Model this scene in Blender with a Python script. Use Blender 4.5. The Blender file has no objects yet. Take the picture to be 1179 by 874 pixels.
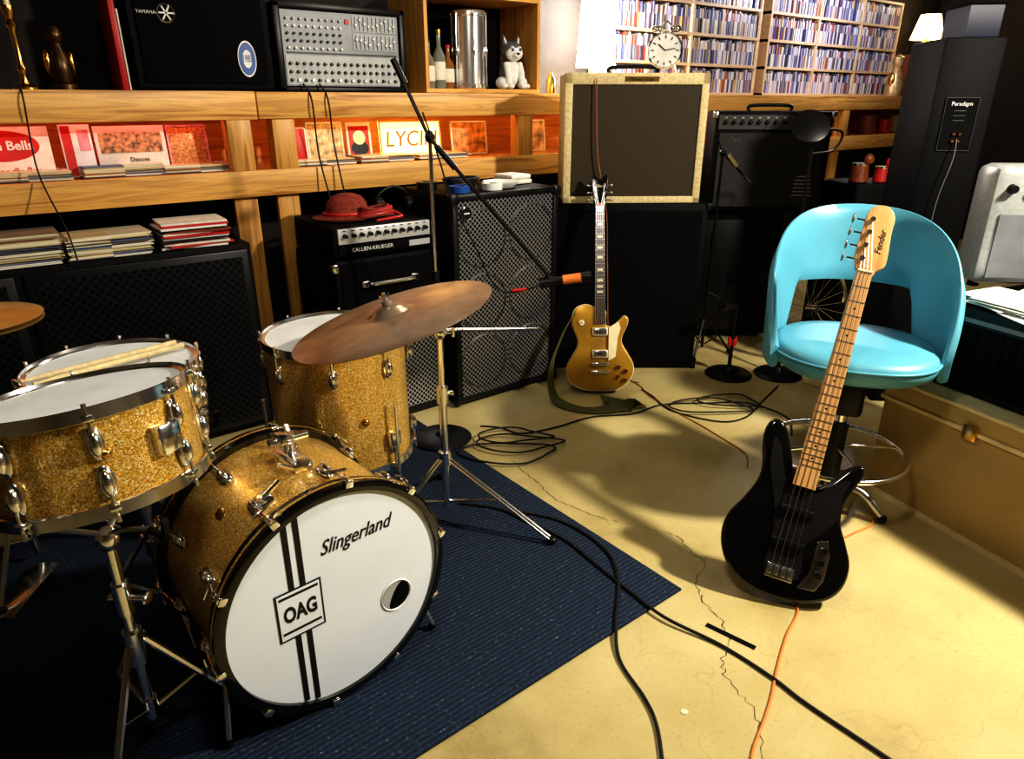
import bpy, bmesh, math, random
from math import sin, cos, pi, radians
from mathutils import Matrix, Vector, Euler
random.seed(7)
scene = bpy.context.scene
I = Matrix.Identity(4)
# ---- the room is axis aligned (x along the shelf wall, y towards it); many free-standing
# things stand square to a diagonal direction, so DG is that diagonal heading
DG = Matrix.Rotation(radians(-38), 4, 'Z')
def Tr(x, y, z=0): return Matrix.Translation((x, y, z))
def Rx(a): return Matrix.Rotation(radians(a), 4, 'X')
def Ry(a): return Matrix.Rotation(radians(a), 4, 'Y')
def Rz(a): return Matrix.Rotation(radians(a), 4, 'Z')
def dg(x, y, z=0): return DG @ Tr(x, y, z)

# ------------------------------------------------------------ materials
def newmat(name):
    m = bpy.data.materials.new(name); m.use_nodes = True
    nt = m.node_tree; bs = nt.nodes['Principled BSDF']
    return m, nt, bs
def coords(nt, scale=(1,1,1), rot=(0,0,0)):
    tc = nt.nodes.new('ShaderNodeTexCoord'); mp = nt.nodes.new('ShaderNodeMapping')
    mp.inputs['Scale'].default_value = scale; mp.inputs['Rotation'].default_value = rot
    nt.links.new(tc.outputs['Object'], mp.inputs['Vector']); return mp.outputs['Vector']
def ramp(nt, stops, interp='LINEAR'):
    r = nt.nodes.new('ShaderNodeValToRGB'); cr = r.color_ramp; cr.interpolation = interp
    while len(cr.elements) < len(stops): cr.elements.new(0.5)
    for e, (p, c) in zip(cr.elements, stops):
        e.position = p; e.color = (c[0], c[1], c[2], 1)
    return r
def mat(name, col, rough=.5, metal=0, var=.12, scale=14, bump=0, bscale=200, em=None, es=0, coat=0, stretch=(1,1,1), trans=0, spec=.5):
    m, nt, bs = newmat(name)
    bs.inputs['Roughness'].default_value = rough; bs.inputs['Metallic'].default_value = metal
    bs.inputs['Coat Weight'].default_value = coat
    bs.inputs['Specular IOR Level'].default_value = spec
    bs.inputs['Transmission Weight'].default_value = trans
    v = coords(nt, stretch)
    n = nt.nodes.new('ShaderNodeTexNoise'); n.inputs['Scale'].default_value = scale; n.inputs['Detail'].default_value = 5
    nt.links.new(v, n.inputs['Vector'])
    a = [max(0, c*(1-var)) for c in col]; b = [min(1, c*(1+var)) for c in col]
    r = ramp(nt, [(.3, a), (.7, b)])
    nt.links.new(n.outputs['Fac'], r.inputs['Fac']); nt.links.new(r.outputs['Color'], bs.inputs['Base Color'])
    if bump:
        n2 = nt.nodes.new('ShaderNodeTexNoise'); n2.inputs['Scale'].default_value = bscale
        nt.links.new(v, n2.inputs['Vector'])
        bp = nt.nodes.new('ShaderNodeBump'); bp.inputs['Strength'].default_value = bump; bp.inputs['Distance'].default_value = .002
        nt.links.new(n2.outputs['Fac'], bp.inputs['Height']); nt.links.new(bp.outputs['Normal'], bs.inputs['Normal'])
    if em:
        bs.inputs['Emission Color'].default_value = (*em, 1); bs.inputs['Emission Strength'].default_value = es
    return m
def wood(name, dark, light, axis='X', rough=.45):
    st = {'X': (.8, 14, 14), 'Y': (14, .8, 14), 'Z': (14, 14, .8)}[axis]
    m, nt, bs = newmat(name); v = coords(nt, st)
    n = nt.nodes.new('ShaderNodeTexNoise'); n.inputs['Scale'].default_value = 2.2; n.inputs['Detail'].default_value = 8; n.inputs['Distortion'].default_value = .8
    nt.links.new(v, n.inputs['Vector'])
    mid = [(a+b)/2 for a, b in zip(dark, light)]
    r = ramp(nt, [(.3, dark), (.5, light), (.62, mid), (.75, light)])
    nt.links.new(n.outputs['Fac'], r.inputs['Fac']); nt.links.new(r.outputs['Color'], bs.inputs['Base Color'])
    bs.inputs['Roughness'].default_value = rough
    return m
def sparkle():
    m, nt, bs = newmat('gold_sparkle'); v = coords(nt)
    vo = nt.nodes.new('ShaderNodeTexVoronoi'); vo.inputs['Scale'].default_value = 460
    nt.links.new(v, vo.inputs['Vector'])
    sep = nt.nodes.new('ShaderNodeSeparateColor'); nt.links.new(vo.outputs['Color'], sep.inputs['Color'])
    r = ramp(nt, [(0, (.36, .17, .02)), (.4, (.74, .43, .07)), (.8, (.98, .65, .14)), (.93, (1, .95, .6))])
    nt.links.new(sep.outputs[0], r.inputs['Fac']); nt.links.new(r.outputs['Color'], bs.inputs['Base Color'])
    bp = nt.nodes.new('ShaderNodeBump'); bp.inputs['Strength'].default_value = .8; bp.inputs['Distance'].default_value = .0015
    nt.links.new(sep.outputs[1], bp.inputs['Height']); nt.links.new(bp.outputs['Normal'], bs.inputs['Normal'])
    bs.inputs['Metallic'].default_value = .5; bs.inputs['Roughness'].default_value = .32
    bs.inputs['Coat Weight'].default_value = .6
    return m
def gridmat(name, hole, metalc, k=60, thr=.36, rot=0, metal=.6, rough=.4, spec=.5):
    m, nt, bs = newmat(name); v = coords(nt, (k, 0, k), (0, radians(rot), 0))
    vo = nt.nodes.new('ShaderNodeTexVoronoi'); vo.inputs['Scale'].default_value = 1; vo.inputs['Randomness'].default_value = 0
    nt.links.new(v, vo.inputs['Vector'])
    r = ramp(nt, [(thr-.03, hole), (thr+.03, metalc)])
    nt.links.new(vo.outputs['Distance'], r.inputs['Fac']); nt.links.new(r.outputs['Color'], bs.inputs['Base Color'])
    bs.inputs['Metallic'].default_value = metal; bs.inputs['Roughness'].default_value = rough; bs.inputs['Specular IOR Level'].default_value = spec
    return m
def spines(name, pitch, zp, stops, axis=0):
    m, nt, bs = newmat(name)
    tc = nt.nodes.new('ShaderNodeTexCoord'); sp = nt.nodes.new('ShaderNodeSeparateXYZ'); nt.links.new(tc.outputs['Object'], sp.inputs[0])
    outs = []
    for o, p in ((axis, pitch), (2, zp)):
        d = nt.nodes.new('ShaderNodeMath'); d.operation = 'DIVIDE'; d.inputs[1].default_value = p; nt.links.new(sp.outputs[o], d.inputs[0])
        f = nt.nodes.new('ShaderNodeMath'); f.operation = 'FLOOR'; nt.links.new(d.outputs[0], f.inputs[0]); outs.append(f)
    cb = nt.nodes.new('ShaderNodeCombineXYZ'); nt.links.new(outs[0].outputs[0], cb.inputs[0]); nt.links.new(outs[1].outputs[0], cb.inputs[2])
    wn = nt.nodes.new('ShaderNodeTexWhiteNoise'); nt.links.new(cb.outputs[0], wn.inputs['Vector'])
    r = ramp(nt, stops, 'CONSTANT'); nt.links.new(wn.outputs['Value'], r.inputs['Fac']); nt.links.new(r.outputs['Color'], bs.inputs['Base Color'])
    bs.inputs['Roughness'].default_value = .35
    return m
def cymbalmat(name, dark, light):
    m, nt, bs = newmat(name); v = coords(nt)
    n = nt.nodes.new('ShaderNodeTexNoise'); n.inputs['Scale'].default_value = 7; n.inputs['Detail'].default_value = 4; nt.links.new(v, n.inputs['Vector'])
    r = ramp(nt, [(.3, dark), (.65, light)]); nt.links.new(n.outputs['Fac'], r.inputs['Fac']); nt.links.new(r.outputs['Color'], bs.inputs['Base Color'])
    bs.inputs['Metallic'].default_value = .72; bs.inputs['Roughness'].default_value = .3
    return m

SPARK = sparkle()
CHROME = mat('chrome', (.9, .9, .92), .17, 1, .04)
STEEL = mat('brushed_steel', (.5, .5, .52), .3, 1, .1)
BLACK = mat('black_plastic', (.008, .008, .009), .38, spec=.35)
TOLEX = mat('black_tolex', (.004, .004, .005), .6, 0, .3, 40, .5, 300, spec=.16)
MATTE = mat('matte_black', (.004, .004, .005), .8, spec=.15)
HOOPB = mat('black_lacquer', (.006, .006, .006), .15, coat=.6)
HEAD = mat('white_drum_head', (.80, .86, .95), .4, 0, .03, 6)
COATED = mat('coated_drum_head', (.72, .75, .76), .6, 0, .08, 10)
INK = mat('black_ink', (.008, .008, .008), .5)
PINE = wood('pine', (.42, .18, .04), (.80, .47, .14), 'X')
PINEZ = wood('pine_upright', (.36, .15, .03), (.72, .40, .11), 'Z')
CDWOOD = wood('cd_shelf_wood', (.62, .45, .30), (.8, .62, .42), 'X')
MAPLE = wood('maple', (.50, .27, .10), (.66, .40, .17), 'Y', .3)
ROSE = wood('rosewood', (.03, .015, .01), (.07, .035, .02), 'Y')
MAHOG = wood('mahogany', (.12, .03, .012), (.25, .06, .02), 'Y')
CYM = cymbalmat('cymbal_bronze', (.30, .19, .12), (.66, .50, .37))
CYMB = cymbalmat('cymbal_brass', (.6, .36, .08), (.85, .6, .2))
GOLD = mat('gold_finish', (.60, .34, .05), .3, .55, .1, coat=.5)
CREAM = mat('cream_plastic', (.85, .76, .5), .4)
TWEED = mat('tweed_cream', (.66, .55, .31), .6, 0, .2, 60, .5, 400)
TEAL = mat('teal_vinyl', (.12, .38, .50), .38, 0, .06, 8, .15, 300)
TAN = mat('tan_case', (.50, .36, .15), .5, 0, .12, 5)
TANL = mat('tan_trim', (.8, .66, .38), .4)
WHITE = mat('white_paint', (.8, .8, .78), .5)
GREYP = mat('grey_panel', (.20, .21, .23), .45, .2)
LGREY = mat('light_grey_panel', (.42, .44, .46), .45)
RED = mat('red_paint', (.5, .02, .015), .45)
PINK = mat('pink_print', (.75, .3, .35), .5, 0, .4, 20)
BLUE = mat('blue_plastic', (.02, .09, .35), .4)
OLIVE = mat('olive_webbing', (.11, .115, .04), .8, 0, .3, 100)
ORANGE = mat('orange_rubber', (.75, .24, .05), .5)
RUBBER = mat('cable_rubber', (.009, .009, .011), .45)
PAPER = mat('paper', (.78, .76, .68), .7, 0, .1, 30)
FUR = mat('plush_grey', (.12, .12, .14), .95, 0, .4, 60, .8, 250)
FURW = mat('plush_white', (.8, .8, .8), .95, 0, .1, 60, .8, 250)
BRASS = mat('brass', (.7, .42, .12), .25, 1)
GRCLOTH = gridmat('brown_grille_cloth', (.008, .006, .003), (.075, .052, .024), 130, .4, 45, 0, .7)
GRCLOTHB = gridmat('black_grille_cloth', (.002, .002, .003), (.010, .010, .012), 120, .42, 0, 0, .9, .15)
METALGR = gridmat('steel_grille', (.003, .003, .003), (.42, .43, .46), 55, .38, 45, .8, .35)
DARKGR = gridmat('dark_steel_grille', (.002, .002, .002), (.018, .022, .026), 40, .36, 45, .6, .45)
GLOWW = mat('lamp_shade_lit', (1, .95, .85), .6, em=(1, .95, .9), es=40)
GLOWY = mat('lit_sign_face', (1, .8, .4), .6, em=(1, .66, .2), es=2.2)
GLOWO = mat('amber_lamp_shade', (1, .7, .3), .6, em=(1, .66, .32), es=6)
STRIP = mat('led_strip', (1, .7, .5), .6, em=(1, .55, .2), es=12)
STRIPP = mat('led_strip_pink', (1, .4, .5), .6, em=(1, .36, .30), es=10)
cdst = [(0, (.75, .75, .85)), (.14, (.28, .3, .55)), (.26, (.8, .78, .75)), (.38, (.08, .08, .12)), (.5, (.5, .45, .62)), (.6, (.45, .12, .08)), (.68, (.85, .82, .85)), (.8, (.12, .16, .4)), (.88, (.7, .45, .2)), (.94, (.2, .2, .22))]
CDM = spines('cd_spines', .012, .2, cdst)
LPM = spines('record_spines', 5, .0045, [(0, (.7, .66, .5)), (.2, (.12, .1, .1)), (.3, (.8, .76, .6)), (.5, (.35, .3, .22)), (.6, (.75, .72, .62)), (.78, (.3, .12, .06)), (.84, (.7, .6, .35)), (.93, (.1, .15, .3))])

def floormat():
    m, nt, bs = newmat('concrete_floor'); v = coords(nt)
    n = nt.nodes.new('ShaderNodeTexNoise'); n.inputs['Scale'].default_value = 1.6; n.inputs['Detail'].default_value = 9; n.inputs['Roughness'].default_value = .6
    nt.links.new(v, n.inputs['Vector'])
    r = ramp(nt, [(.28, (.34, .26, .10)), (.45, (.52, .43, .20)), (.7, (.63, .55, .29))])
    nt.links.new(n.outputs['Fac'], r.inputs['Fac'])
    n3 = nt.nodes.new('ShaderNodeTexNoise'); n3.inputs['Scale'].default_value = 90; nt.links.new(v, n3.inputs['Vector'])
    r3 = ramp(nt, [(.25, (.75, .72, .65)), (.42, (1, 1, 1))]); nt.links.new(n3.outputs['Fac'], r3.inputs['Fac'])
    mx = nt.nodes.new('ShaderNodeMix'); mx.data_type = 'RGBA'; mx.blend_type = 'MULTIPLY'; mx.inputs[0].default_value = .6
    nt.links.new(r.outputs['Color'], mx.inputs[6]); nt.links.new(r3.outputs['Color'], mx.inputs[7])
    vo = nt.nodes.new('ShaderNodeTexVoronoi'); vo.feature = 'DISTANCE_TO_EDGE'; vo.inputs['Scale'].default_value = 3.0
    nd = nt.nodes.new('ShaderNodeTexNoise'); nd.inputs['Scale'].default_value = 4; nt.links.new(v, nd.inputs['Vector'])
    mv = nt.nodes.new('ShaderNodeMix'); mv.data_type = 'RGBA'; mv.inputs[0].default_value = .25
    nt.links.new(v, mv.inputs[6]); nt.links.new(nd.outputs['Color'], mv.inputs[7]); nt.links.new(mv.outputs[2], vo.inputs['Vector'])
    rc = ramp(nt, [(0, (.8, .77, .7)), (.005, (1, 1, 1))]); nt.links.new(vo.outputs['Distance'], rc.inputs['Fac'])
    m2 = nt.nodes.new('ShaderNodeMix'); m2.data_type = 'RGBA'; m2.blend_type = 'MULTIPLY'; m2.inputs[0].default_value = .6
    nt.links.new(mx.outputs[2], m2.inputs[6]); nt.links.new(rc.outputs['Color'], m2.inputs[7])
    nt.links.new(m2.outputs[2], bs.inputs['Base Color'])
    bs.inputs['Roughness'].default_value = .38
    bp = nt.nodes.new('ShaderNodeBump'); bp.inputs['Strength'].default_value = .15; bp.inputs['Distance'].default_value = .01
    nt.links.new(n.outputs['Fac'], bp.inputs['Height']); nt.links.new(bp.outputs['Normal'], bs.inputs['Normal'])
    return m
def rugmat():
    m, nt, bs = newmat('ribbed_blue_rug'); v = coords(nt)
    w = nt.nodes.new('ShaderNodeTexWave'); w.inputs['Scale'].default_value = 20; w.inputs['Distortion'].default_value = .8; w.inputs['Detail'].default_value = 2; w.bands_direction = 'Y'
    nt.links.new(v, w.inputs['Vector'])
    n = nt.nodes.new('ShaderNodeTexNoise'); n.inputs['Scale'].default_value = 110; n.inputs['Detail'].default_value = 5; n.inputs['Roughness'].default_value = .7; nt.links.new(v, n.inputs['Vector'])
    r = ramp(nt, [(.3, (.005, .015, .038)), (.56, (.018, .042, .088)), (.64, (.032, .063, .12)), (.67, (.32, .38, .43))])
    nt.links.new(n.outputs['Fac'], r.inputs['Fac'])
    r2 = ramp(nt, [(0, (.35, .35, .4)), (1, (1, 1, 1))]); nt.links.new(w.outputs['Fac'], r2.inputs['Fac'])
    mx = nt.nodes.new('ShaderNodeMix'); mx.data_type = 'RGBA'; mx.blend_type = 'MULTIPLY'; mx.inputs[0].default_value = 1
    nt.links.new(r.outputs['Color'], mx.inputs[6]); nt.links.new(r2.outputs['Color'], mx.inputs[7])
    nt.links.new(mx.outputs[2], bs.inputs['Base Color']); bs.inputs['Roughness'].default_value = .9
    bp = nt.nodes.new('ShaderNodeBump'); bp.inputs['Strength'].default_value = .8; bp.inputs['Distance'].default_value = .006
    nt.links.new(w.outputs['Fac'], bp.inputs['Height']); nt.links.new(bp.outputs['Normal'], bs.inputs['Normal'])
    return m

# ------------------------------------------------------------ mesh builder
def catmull(pts, sub=6, closed=False):
    P = [Vector(p) for p in pts]; n = len(P); out = []
    rng = range(n) if closed else range(n-1)
    for i in rng:
        p1 = P[i]; p2 = P[(i+1) % n]
        p0 = P[(i-1) % n] if (closed or i > 0) else p1
        p3 = P[(i+2) % n] if (closed or i < n-2) else p2
        for k in range(sub):
            t = k/sub
            out.append(.5*((2*p1)+(p2-p0)*t+(2*p0-5*p1+4*p2-p3)*t*t+(3*p1-p0-3*p2+p3)*t**3))
    if not closed: out.append(P[-1])
    return out
class B:
    def __init__(s, name, M=I):
        s.name = name; s.M = M; s.v = []; s.f = []; s.m = []; s.mats = []
    def raw(s, V, F, m, T=None):
        if m not in s.mats: s.mats.append(m)
        mi = s.mats.index(m); o = len(s.v)
        s.v += [(T @ Vector(p)) if T is not None else Vector(p) for p in V]
        for f in F: s.f.append([i+o for i in f]); s.m.append(mi)
    def box(s, c, d, m, T=None, bev=0, seg=2):
        bm = bmesh.new(); bmesh.ops.create_cube(bm, size=1)
        for v in bm.verts: v.co = Vector((v.co.x*d[0]+c[0], v.co.y*d[1]+c[1], v.co.z*d[2]+c[2]))
        if bev: bmesh.ops.bevel(bm, geom=bm.edges[:], offset=bev, segments=seg, affect='EDGES', profile=.5)
        bm.verts.index_update()
        s.raw([v.co.copy() for v in bm.verts], [[v.index for v in f.verts] for f in bm.faces], m, T); bm.free()
    def bx(s, x0, x1, y0, y1, z0, z1, m, T=None, bev=0):
        s.box(((x0+x1)/2, (y0+y1)/2, (z0+z1)/2), (x1-x0, y1-y0, z1-z0), m, T, bev)
    def lathe(s, prof, m, T=None, n=40):
        V = []; F = []; k = len(prof)
        for i in range(n):
            a = 2*pi*i/n
            for r, z in prof: V.append((r*cos(a), r*sin(a), z))
        for i in range(n):
            j = (i+1) % n
            for q in range(k-1): F.append([i*k+q, j*k+q, j*k+q+1, i*k+q+1])
        s.raw(V, F, m, T)
    def disc(s, r, z, m, T=None, n=40, up=True):
        idx = list(range(n));
        s.raw([(r*cos(2*pi*i/n), r*sin(2*pi*i/n), z) for i in idx], [idx if up else idx[::-1]], m, T)
    def cyl(s, p0, p1, r, m, r1=None, n=14, T=None):
        p0 = Vector(p0); p1 = Vector(p1); r1 = r if r1 is None else r1
        d = (p1-p0); q = d.to_track_quat('Z', 'Y').to_matrix().to_4x4(); L = d.length
        M = Matrix.Translation(p0) @ q
        if T is not None: M = T @ M
        V = [(r*cos(2*pi*i/n), r*sin(2*pi*i/n), 0) for i in range(n)]+[(r1*cos(2*pi*i/n), r1*sin(2*pi*i/n), L) for i in range(n)]
        F = [[i, (i+1) % n, n+(i+1) % n, n+i] for i in range(n)]+[list(range(n))[::-1], list(range(n, 2*n))]
        s.raw(V, F, m, M)
    def tube(s, pts, r, m, n=8, closed=False, T=None, sub=6):
        P = catmull(pts, sub, closed) if sub > 1 else [Vector(p) for p in pts]
        k = len(P); V = []; F = []
        up = Vector((0, 0, 1)); prev = None
        for i in range(k):
            a = P[(i-1) % k] if (closed or i) else P[0]; b = P[(i+1) % k] if (closed or i < k-1) else P[-1]
            t = (b-a).normalized()
            if prev is None:
                x = t.cross(up)
                if x.length < .1: x = t.cross(Vector((1, 0, 0)))
            else: x = prev-t*prev.dot(t)
            x.normalize(); prev = x; y = t.cross(x)
            for j in range(n):
                an = 2*pi*j/n; V.append(P[i]+(x*cos(an)+y*sin(an))*r)
        for i in range(k if closed else k-1):
            i2 = (i+1) % k
            for j in range(n): F.append([i*n+j, i*n+(j+1) % n, i2*n+(j+1) % n, i2*n+j])
        if not closed: F += [list(range(n))[::-1], list(range((k-1)*n, k*n))]
        s.raw(V, F, m, T)
    def ribbon(s, pts, wd, w, th, m, T=None, sub=8):
        P = catmull(pts, sub); V = []; F = []; k = len(P)
        W = catmull(wd, sub) if isinstance(wd, list) else [Vector(wd)]*k
        for i in range(k):
            t = (P[min(i+1, k-1)]-P[max(i-1, 0)]).normalized(); x = W[i]-t*W[i].dot(t); x.normalize(); y = t.cross(x)
            for a, b in ((-1, -1), (1, -1), (1, 1), (-1, 1)): V.append(P[i]+x*a*w/2+y*b*th/2)
        for i in range(k-1):
            for j in range(4): F.append([i*4+j, i*4+(j+1) % 4, i*4+4+(j+1) % 4, i*4+4+j])
        F += [[3, 2, 1, 0], [k*4-4, k*4-3, k*4-2, k*4-1]]
        s.raw(V, F, m, T)
    def ell(s, c, r, m, T=None, n=16, q=10):
        if not hasattr(r, '__len__'): r = (r, r, r)
        V = [(c[0], c[1], c[2]-r[2])]; F = []
        for i in range(1, q):
            ph = -pi/2+pi*i/q
            for j in range(n):
                a = 2*pi*j/n; V.append((c[0]+r[0]*cos(ph)*cos(a), c[1]+r[1]*cos(ph)*sin(a), c[2]+r[2]*sin(ph)))
        V.append((c[0], c[1], c[2]+r[2])); e = len(V)-1
        for j in range(n):
            F.append([0, 1+(j+1) % n, 1+j]); F.append([e, e-n+j, e-n+(j+1) % n])
        for i in range(q-2):
            for j in range(n): F.append([1+i*n+j, 1+i*n+(j+1) % n, 1+(i+1)*n+(j+1) % n, 1+(i+1)*n+j])
        s.raw(V, F, m, T)
    def ext(s, out, z0, z1, m, T=None, bev=0, msides=None):
        bm = bmesh.new(); vs = [bm.verts.new((p[0], p[1], z0)) for p in out]; f = bm.faces.new(vs)
        bm.normal_update()
        if f.normal.z > 0: f.normal_flip()
        g = bmesh.ops.extrude_face_region(bm, geom=[f]); nv = [e for e in g['geom'] if isinstance(e, bmesh.types.BMVert)]
        for v in nv: v.co.z = z1
        bm.normal_update()
        if bev:
            es = [e for e in bm.edges if abs(e.verts[0].co.z-e.verts[1].co.z) < 1e-6]
            bmesh.ops.bevel(bm, geom=es, offset=bev, segments=3, affect='EDGES', profile=.5)
        bmesh.ops.triangulate(bm, faces=[f for f in bm.faces if len(f.verts) > 4])
        bm.verts.index_update()
        s.raw([v.co.copy() for v in bm.verts], [[v.index for v in f.verts] for f in bm.faces], m, T); bm.free()
    def text(s, txt, size, m, T, ex=.0008, shear=0, bold=0):
        cu = bpy.data.curves.new('t', 'FONT'); cu.body = txt; cu.size = size; cu.extrude = ex; cu.align_x = 'CENTER'; cu.align_y = 'CENTER'; cu.shear = shear; cu.offset = bold; cu.resolution_u = 3
        ob = bpy.data.objects.new('t', cu); scene.collection.objects.link(ob)
        dgp = bpy.context.evaluated_depsgraph_get(); me = bpy.data.meshes.new_from_object(ob.evaluated_get(dgp))
        s.raw([v.co.copy() for v in me.vertices], [list(p.vertices) for p in me.polygons], m, T)
        bpy.data.objects.remove(ob); bpy.data.meshes.remove(me); bpy.data.curves.remove(cu)
    def done(s, ang=38):
        me = bpy.data.meshes.new(s.name); me.from_pydata([tuple(v) for v in s.v], [], s.f); me.update()
        for mm in s.mats: me.materials.append(mm)
        me.polygons.foreach_set('material_index', s.m)
        me.polygons.foreach_set('use_smooth', [True]*len(s.f))
        me.set_sharp_from_angle(angle=radians(ang))
        ob = bpy.data.objects.new(s.name, me); scene.collection.objects.link(ob); ob.matrix_world = s.M
        return ob

# ------------------------------------------------------------ room shell
WN = 3.80       # shelf wall y
X0, X1, Y0 = -2.6, 8.8, -2.6
ZC = 2.56
b = B('floor'); b.bx(X0-.1, X1+.1, Y0-.1, WN+.1, -.12, 0, floormat()); b.done()
WALLM = mat('dark_wall', (.02, .017, .015), .8, 0, .3, 6)
b = B('wall_back'); b.bx(X0, X1, WN, WN+.1, 0, ZC, WALLM); b.done()
b = B('wall_right'); b.bx(X1, X1+.1, Y0, WN, 0, ZC, WALLM); b.done()
b = B('wall_left'); b.bx(X0-.1, X0, Y0, WN, 0, ZC, mat('panel_wall', (.12, .09, .05), .7)); b.done()
b = B('wall_front'); b.bx(X0, X1, Y0-.1, Y0, 0, ZC, mat('panel_wall_front', (.16, .13, .09), .7)); b.done()
b = B('ceiling'); b.bx(X0, X1, Y0, WN, ZC, ZC+.1, mat('ceiling_paint', (.15, .13, .10), .8)); b.done()

# floor crack + tape + pick
b = B('floor_crack', dg(0, 0))
pts = [(0, 2.67), (.09, 2.5), (.17, 2.35), (.26, 2.27), (.356, 2.2), (.48, 2.16), (.592, 2.1), (.65, 1.94), (.60, 1.85), (.594, 1.765), (.63, 1.66), (.626, 1.573), (.585, 1.51), (.577, 1.446), (.622, 1.33), (.598, 1.193), (.62, 1.05)]
jit = []
for i in range(len(pts)-1):
    a = Vector(pts[i]); c = Vector(pts[i+1])
    for k in range(8):
        p = a.lerp(c, k/8); jit.append((p.x+random.uniform(-.008, .008), p.y+random.uniform(-.006, .006), .0008))
CRK = mat('crack_dirt', (.09, .055, .025), .9)
V = []; Fc = []
for i, p in enumerate(jit):
    w = random.uniform(.0005, .0024); V += [(p[0]-w, p[1], p[2]), (p[0]+w, p[1], p[2])]
for i in range(len(jit)-1): Fc.append([2*i, 2*i+1, 2*i+3, 2*i+2])
b.raw(V, Fc, CRK); b.done()
b = B('black_tape', dg(.636, 1.60, .0005) @ Rz(-40)); b.box((0, 0, .0006), (.15, .018, .0008), MATTE); b.done()
b = B('guitar_pick', dg(.44, 1.33)); b.ell((0, 0, .0015), (.010, .008, .0012), CREAM); b.done()

# rug
b = B('rug', dg(.541, 1.804) @ Rz(38.5))
b.bx(-4.2, 0, 0, 1.62, 0, .008, rugmat(), bev=.003)
b.done()

# ------------------------------------------------------------ wall shelving
SF = 3.29
b = B('wall_shelf')
XS0, XS1 = X0+.02, X1-.02
b.bx(XS0, 1.14, SF, SF+.04, 1.37, 1.487, PINE, bev=.004); b.bx(1.145, XS1, SF, SF+.04, 1.372, 1.485, PINE, bev=.004)
b.bx(XS0, XS1, SF+.04, WN, 1.455, 1.48, PINE)
b.bx(XS0, XS1, SF, SF+.04, 1.04, 1.155, PINE, bev=.004); b.bx(XS0, XS1, SF+.04, WN, 1.125, 1.15, PINE)
for x in (-1.3, 1.0, 1.2, 2.62, 4.4, 6.2, 8.0):
    b.bx(x, x+.105, SF+.002, SF+.042, 1.155, 1.37, PINEZ, bev=.003)
    b.bx(x, x+.105, SF+.042, SF+.08, 0, 1.45, PINEZ, bev=.003)
b.bx(XS0, XS1, WN-.015, WN-.002, 1.15, 1.455, wood('orange_panel', (.4, .15, .03), (.7, .32, .08)))
b.bx(XS0, 1.1, SF+.06, SF+.075, 1.447, 1.4545, STRIPP); b.bx(1.3, 5.5, SF+.06, SF+.075, 1.447, 1.4545, STRIP)
b.done()

# ------------------------------------------------------------ things in the cubby
def sign(name, x0, x1, z0, z1, y, m, txt=None, tm=INK, ts=.05, tilt=-6, extra=None, frame=None):
    b = B(name, Tr((x0+x1)/2, y, z0) @ Rx(tilt)); w = x1-x0; h = z1-z0
    b.bx(-w/2, w/2, 0, .008, 0, h, m, bev=.001)
    if frame:
        for q in ((-w/2, -w/2+.008, 0, h), (w/2-.008, w/2, 0, h), (-w/2, w/2, 0, .008), (-w/2, w/2, h-.008, h)): b.bx(q[0], q[1], -.004, 0, q[2], q[3], frame)
    if txt:
        for i, l in enumerate(txt): b.text(l, ts, tm, Tr(0, -.0015, h*(1-(i+.8)/(len(txt)+.6))) @ Rx(90), shear=.15)
    if extra: extra(b, w, h)
    return b.done()
def bell(b, w, h):
    b.disc(.085, .0015, RED, Tr(.06, 0, h*.64) @ Rx(90) @ Matrix.Diagonal((1.5, .68, 1, 1)))
    b.text('Twin Bells', .048, WHITE, Tr(.065, -.003, h*.64) @ Rx(90), bold=.0012)
    b.text('Friendly Bar', .036, RED, Tr(.08, -.002, h*.16) @ Rx(90), shear=.4)
sign('beer_sign', -.10, .35, 1.157, 1.355, 3.45, PAPER, extra=bell)
def stripe(b, w, h):
    b.box((-w*.3, -.002, h/2), (w*.3, .002, h*.95), RED); b.box((w*.25, -.002, h*.7), (w*.35, .002, h*.4), PINK)
sign('record_sleeve', .385, .495, 1.157, 1.36, 3.42, WHITE, extra=stripe)
def album(b, w, h):
    b.box((0, -.002, h*.66), (w*.88, .002, h*.42), mat('album_print', (.45, .22, .1), .5, 0, .9, 60))
    b.text('Dances', .026, INK, Tr(.02, -.002, h*.30) @ Rx(90)); b.text('NAVES', .024, INK, Tr(.02, -.002, h*.16) @ Rx(90))
sign('record_sleeve', .505, .775, 1.157, 1.352, 3.42, PAPER, extra=album)
sign('record_sleeve', .79, .96, 1.157, 1.35, 3.46, mat('glitter_sleeve', (.7, .3, .12), .4, .3, .6, 90), frame=PINK)
sign('postcard', 1.33, 1.42, 1.157, 1.33, 3.44, RED, frame=WHITE)
sign('record_sleeve', 1.43, 1.62, 1.157, 1.35, 3.46, mat('sleeve_print', (.7, .5, .3), .5, 0, .7, 30), frame=PAPER)
def portrait(b, w, h):
    b.box((0, -.001, h*.5), (w*.8, .002, h*.8), RED); b.disc(.035, .003, CREAM, Tr(0, 0, h*.6) @ Rx(90)); b.disc(.05, .0025, BLACK, Tr(0, 0, h*.32) @ Rx(90) @ Matrix.Diagonal((1, .7, 1, 1)))
sign('record_sleeve', 1.66, 1.80, 1.157, 1.345, 3.5, PAPER, extra=portrait)
sign('lit_sign', 1.84, 2.22, 1.157, 1.35, 3.48, GLOWY, ['LYCIN'], mat('sign_letters', (.35, .13, .01), .5), .115, frame=PINEZ)
sign('record_sleeve', 2.3, 2.55, 1.157, 1.34, 3.5, mat('sleeve_print_b', (.6, .25, .06), .5, 0, .8, 25), frame=PAPER)
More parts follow.
